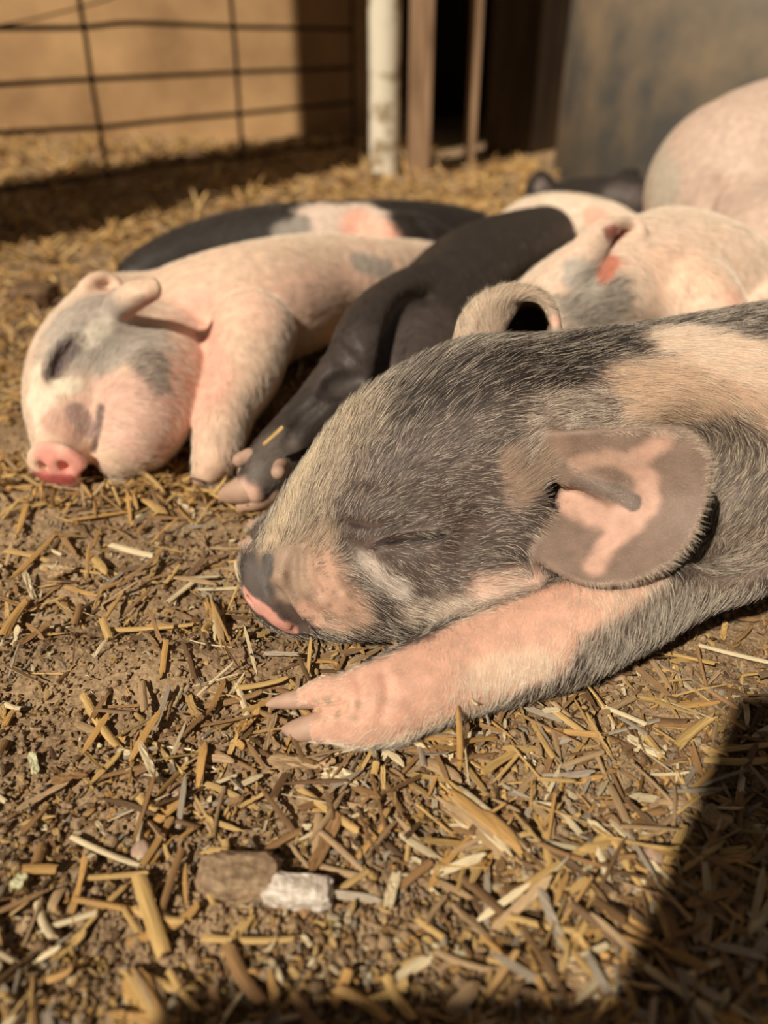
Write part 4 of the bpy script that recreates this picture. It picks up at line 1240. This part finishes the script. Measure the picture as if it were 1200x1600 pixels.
# ================================================================== the pen behind
def wall_material(name, c0, c1, sx=1, grain=3):
    m, nt, b = mat(name)
    tc = node(nt, 'ShaderNodeTexCoord'); mp = node(nt, 'ShaderNodeMapping'); mp.inputs['Scale'].default_value = (sx, sx, 1)
    n = node(nt, 'ShaderNodeTexNoise'); n.inputs['Scale'].default_value = grain; n.inputs['Detail'].default_value = 8; n.inputs['Roughness'].default_value = .65
    nt.links.new(tc.outputs['Object'], mp.inputs[0]); nt.links.new(mp.outputs[0], n.inputs['Vector'])
    cr = node(nt, 'ShaderNodeValToRGB'); cr.color_ramp.elements[0].position = .3; cr.color_ramp.elements[1].position = .7
    cr.color_ramp.elements[0].color = (*c0, 1); cr.color_ramp.elements[1].color = (*c1, 1)
    nt.links.new(n.outputs[0], cr.inputs[0]); nt.links.new(cr.outputs[0], b.inputs['Base Color'])
    b.inputs['Roughness'].default_value = .8
    bump(nt, b, n.outputs[0], .3, .004)
    return m
def box_mesh(name, p0, p1, z0, z1, t):
    """upright slab from p0 to p1 (x, y), thickness t behind it"""
    p0, p1 = np.array(p0, float), np.array(p1, float); e = p1 - p0; e /= np.linalg.norm(e); n = np.array([-e[1], e[0]]) * t
    V = [(*q, z) for z in (z0, z1) for q in (p0, p1, p1 + n, p0 + n)]
    F = [(0, 1, 5, 4), (1, 2, 6, 5), (2, 3, 7, 6), (3, 0, 4, 7), (4, 5, 6, 7), (3, 2, 1, 0)]
    return new_mesh(name, V, F, False)
def bevel(o, w):
    m = o.modifiers.new('bevel', 'BEVEL'); m.width = w; m.segments = 2
PLY = wall_material('mud stained plywood', (.25, .145, .065), (.50, .32, .155), 1, 5)
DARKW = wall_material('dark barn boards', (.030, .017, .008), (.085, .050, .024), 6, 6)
TIMBER = wall_material('rough timber', (.16, .09, .05), (.38, .25, .15), 9, 9)
o = link('wall_back', box_mesh('wall_back', (-2.6, 1.92), (.02, 1.92), -.05, 1.6, .03), PLY); tag(o, kind='structure')
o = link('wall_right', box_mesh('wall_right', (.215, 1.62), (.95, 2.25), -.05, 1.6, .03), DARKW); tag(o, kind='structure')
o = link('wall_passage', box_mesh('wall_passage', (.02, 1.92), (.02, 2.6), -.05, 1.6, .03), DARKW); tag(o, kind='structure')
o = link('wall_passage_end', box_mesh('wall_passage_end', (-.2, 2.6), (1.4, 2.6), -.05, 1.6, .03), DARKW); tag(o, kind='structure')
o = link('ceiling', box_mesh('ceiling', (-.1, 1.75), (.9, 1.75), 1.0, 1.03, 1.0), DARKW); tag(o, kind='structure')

def timber_post(label, px, py, wpx, dep=.03):
    p = at_height(px, py, 0); w = wpx * depth_of(px, py, 0) / FPX
    me = box_mesh('timber_post', (p[0] - w / 2, p[1]), (p[0] + w / 2, p[1] + .0), -.02, 1.2, dep)
    o = link('timber_post', me, TIMBER); bevel(o, .002)
    return tag(o, label, 'post')
timber_post('rough brown timber post just right of the white pipe', 648, 276, 22)
timber_post('rough timber post with a split foot, half behind its left neighbour', 664, 278, 15, .02)
timber_post('narrow brown timber post standing alone before the dark wall', 734, 262, 15)

def painted_pipe():
    m, nt, b = mat('flaking white paint')
    tc = node(nt, 'ShaderNodeTexCoord'); n = node(nt, 'ShaderNodeTexNoise'); n.inputs['Scale'].default_value = 28; n.inputs['Detail'].default_value = 6
    nt.links.new(tc.outputs['Object'], n.inputs['Vector'])
    cr = node(nt, 'ShaderNodeValToRGB'); cr.color_ramp.elements[0].position = .40; cr.color_ramp.elements[1].position = .50
    cr.color_ramp.elements[0].color = (.34, .27, .18, 1); cr.color_ramp.elements[1].color = (.74, .70, .58, 1)
    nt.links.new(n.outputs[0], cr.inputs[0]); nt.links.new(cr.outputs[0], b.inputs['Base Color']); b.inputs['Roughness'].default_value = .55
    bump(nt, b, n.outputs[0], .4, .003)
    p = at_height(601, 275, 0)
    V, F = [], []
    N, M = 24, 14
    for i in range(M):
        for j in range(N):
            a = j / N * 6.2832; r = .0250 * (1 + .02 * math.sin(i * 2.1 + j))
            V.append((math.cos(a) * r, math.sin(a) * r, -.03 + i * .085))
    for i in range(M - 1):
        for j in range(N): F.append((i * N + j, i * N + (j + 1) % N, (i + 1) * N + (j + 1) % N, (i + 1) * N + j))
    o = link('steel_pipe_post', new_mesh('steel_pipe_post', V, F), m); o.location = p
    tag(o, 'round white-painted pipe post, paint flaking, at the corner of the pen', 'post')
painted_pipe()

# wire fence, a run of cattle panel from the left edge back to the corner
def wire_material():
    m, nt, b = mat('rusty wire')
    b.inputs['Base Color'].default_value = (.035, .022, .015, 1); b.inputs['Roughness'].default_value = .6; b.inputs['Metallic'].default_value = .3
    n = node(nt, 'ShaderNodeTexNoise'); n.inputs['Scale'].default_value = 90; bump(nt, b, n.outputs[0], .4, .001)
    return m
WIRE = wire_material()
FA, FB = np.array([-.55, 1.17]), np.array([-.055, 1.69])
FN_ = np.array([FB[1] - FA[1], -(FB[0] - FA[0])]); FN_ /= np.linalg.norm(FN_)
def on_fence(px, py):
    r = at_depth(px, py, 1) - np.array([0, 0, CAM_H])
    t = (FA @ FN_) / (r[:2] @ FN_)
    return np.array([0, 0, CAM_H]) + r * t
def tube(name, pts, r, parent, seg=8, material=WIRE):
    P = catmull(pts, 6) if len(pts) > 2 else catmull(pts, 8)
    V, F = [], []
    for i, p in enumerate(P):
        t = P[min(i + 1, len(P) - 1)] - P[max(i - 1, 0)]; t /= np.linalg.norm(t)
        s = np.cross(t, [0, 0, 1.0] if abs(t[2]) < .9 else [1.0, 0, 0]); s /= np.linalg.norm(s); u = np.cross(s, t)
        for j in range(seg):
            a = j / seg * 6.2832; V.append(p + (s * math.cos(a) + u * math.sin(a)) * r)
    for i in range(len(P) - 1):
        for j in range(seg): F.append((i * seg + j, i * seg + (j + 1) % seg, (i + 1) * seg + (j + 1) % seg, (i + 1) * seg + j))
    return link(name, new_mesh(name, V, F), material, parent)
fence = empty('wire_fence', (0, 0, 0)); tag(fence, 'dark wire mesh fence panel across the upper left', 'fence')
for row in ([(-160, 48), (0, 44), (125, 43), (200, 36), (300, 39), (365, 42), (470, 44), (552, 46)],
            [(-160, 142), (0, 132), (140, 124), (250, 119), (365, 113), (450, 110), (548, 106)],
            [(-160, 214), (0, 207), (110, 201), (160, 199), (250, 189), (372, 178), (470, 168), (548, 160)],
            [(-160, 320), (0, 297), (90, 284), (168, 274), (250, 258), (380, 244), (470, 232), (548, 222)],
            [(-160, -60), (0, -52), (200, -46), (365, -38), (552, -26)]):
    tube('horizontal_wire', [on_fence(*q) for q in row], .0034, fence)
for col in ([(118, -60), (124, 0), (134, 60), (143, 124), (156, 200), (169, 282)], [(356, -60), (361, 0), (366, 60), (370, 113), (374, 178), (380, 262)],
            [(-150, -60), (-130, 100), (-100, 330)], [(548, -60), (550, 60), (553, 225)]):
    tube('vertical_wire', [on_fence(*q) for q in col], .0034, fence)
tube('loose_wire', [on_fence(-10, 42), on_fence(60, 28), on_fence(165, 0), on_fence(200, -20)], .0012, fence)

# galvanised tank
def tank():
    m, nt, b = mat('dull galvanised steel')
    tc = node(nt, 'ShaderNodeTexCoord')
    n = node(nt, 'ShaderNodeTexNoise'); n.inputs['Scale'].default_value = 16; n.inputs['Detail'].default_value = 7
    n2 = node(nt, 'ShaderNodeTexNoise'); n2.inputs['Scale'].default_value = 3.5; n2.inputs['Detail'].default_value = 3
    for q in (n, n2): nt.links.new(tc.outputs['Object'], q.inputs['Vector'])
    cr = node(nt, 'ShaderNodeValToRGB'); cr.color_ramp.elements[0].position = .4; cr.color_ramp.elements[1].position = .62
    cr.color_ramp.elements[0].color = (.13, .135, .13, 1); cr.color_ramp.elements[1].color = (.34, .27, .19, 1)
    mx = node(nt, 'ShaderNodeMixRGB'); mx.inputs[0].default_value = .5
    nt.links.new(n.outputs[0], mx.inputs[1]); nt.links.new(n2.outputs[0], mx.inputs[2]); nt.links.new(mx.outputs[0], cr.inputs[0])
    nt.links.new(cr.outputs[0], b.inputs['Base Color']); b.inputs['Metallic'].default_value = .35; b.inputs['Roughness'].default_value = .62
    bump(nt, b, n.outputs[0], .15, .004)
    root = empty('metal_tank', (.76, 1.38, 0)); tag(root, 'dull grey galvanised metal tank standing at the upper right', 'tank')
    R = .47; N = 96; V = []; F = []
    prof = [(R - .004, .0), (R, .004), (R * 1.0, .25), (R * .995, .27), (R * 1.0, .29), (R * 1.0, .62), (R - .006, .62), (R - .006, .02), (0.0, .02)]
    for r, z in prof:
        for j in range(N): a = j / N * 6.2832; V.append((r * math.cos(a), r * math.sin(a), z))
    for i in range(len(prof) - 1):
        for j in range(N): F.append((i * N + j, i * N + (j + 1) % N, (i + 1) * N + (j + 1) % N, (i + 1) * N + j))
    link('tank_side', new_mesh('tank_side', V, F), m, root)
    V, F = [], []
    for j in range(N):
        a = j / N * 6.2832
        for k in range(8): q = k / 8 * 6.2832; r = R + .01 * math.cos(q); V.append((r * math.cos(a), r * math.sin(a), .62 + .01 * math.sin(q)))
    for j in range(N):
        for k in range(8): F.append((j * 8 + k, ((j + 1) % N) * 8 + k, ((j + 1) % N) * 8 + (k + 1) % 8, j * 8 + (k + 1) % 8))
    link('rim', new_mesh('rim', V, F), m, root)
tank()

# near the left edge, out of the picture: the broad gate post whose shade crosses the floor
g = box_mesh('gate_post', (-1.11, .60), (-.80, .38), -.02, 2.2, .12)
o = link('gate_post', g, TIMBER); bevel(o, .006); tag(o, 'broad timber gate post standing left of the fence', 'post')
# behind the camera: unseen boards, added to shade the near corner of the floor
gate = empty('shade_boards', (-.15, -.25, 0)); tag(gate, 'unseen timber boards behind the camera, added to shade the near floor corner', 'gate')
for x0, x1, z0, z1 in ((-.62, -.30, .25, .382), (-.30, .12, .25, .400), (-.185, -.04, .25, .520), (-.66, -.60, -.03, .44), (.12, .18, -.03, .44)):
    v = box_mesh('board', (x0 + .15, .0), (x1 + .15, .0), z0, z1, -.02)
    b_ = link('board', v, TIMBER, gate)
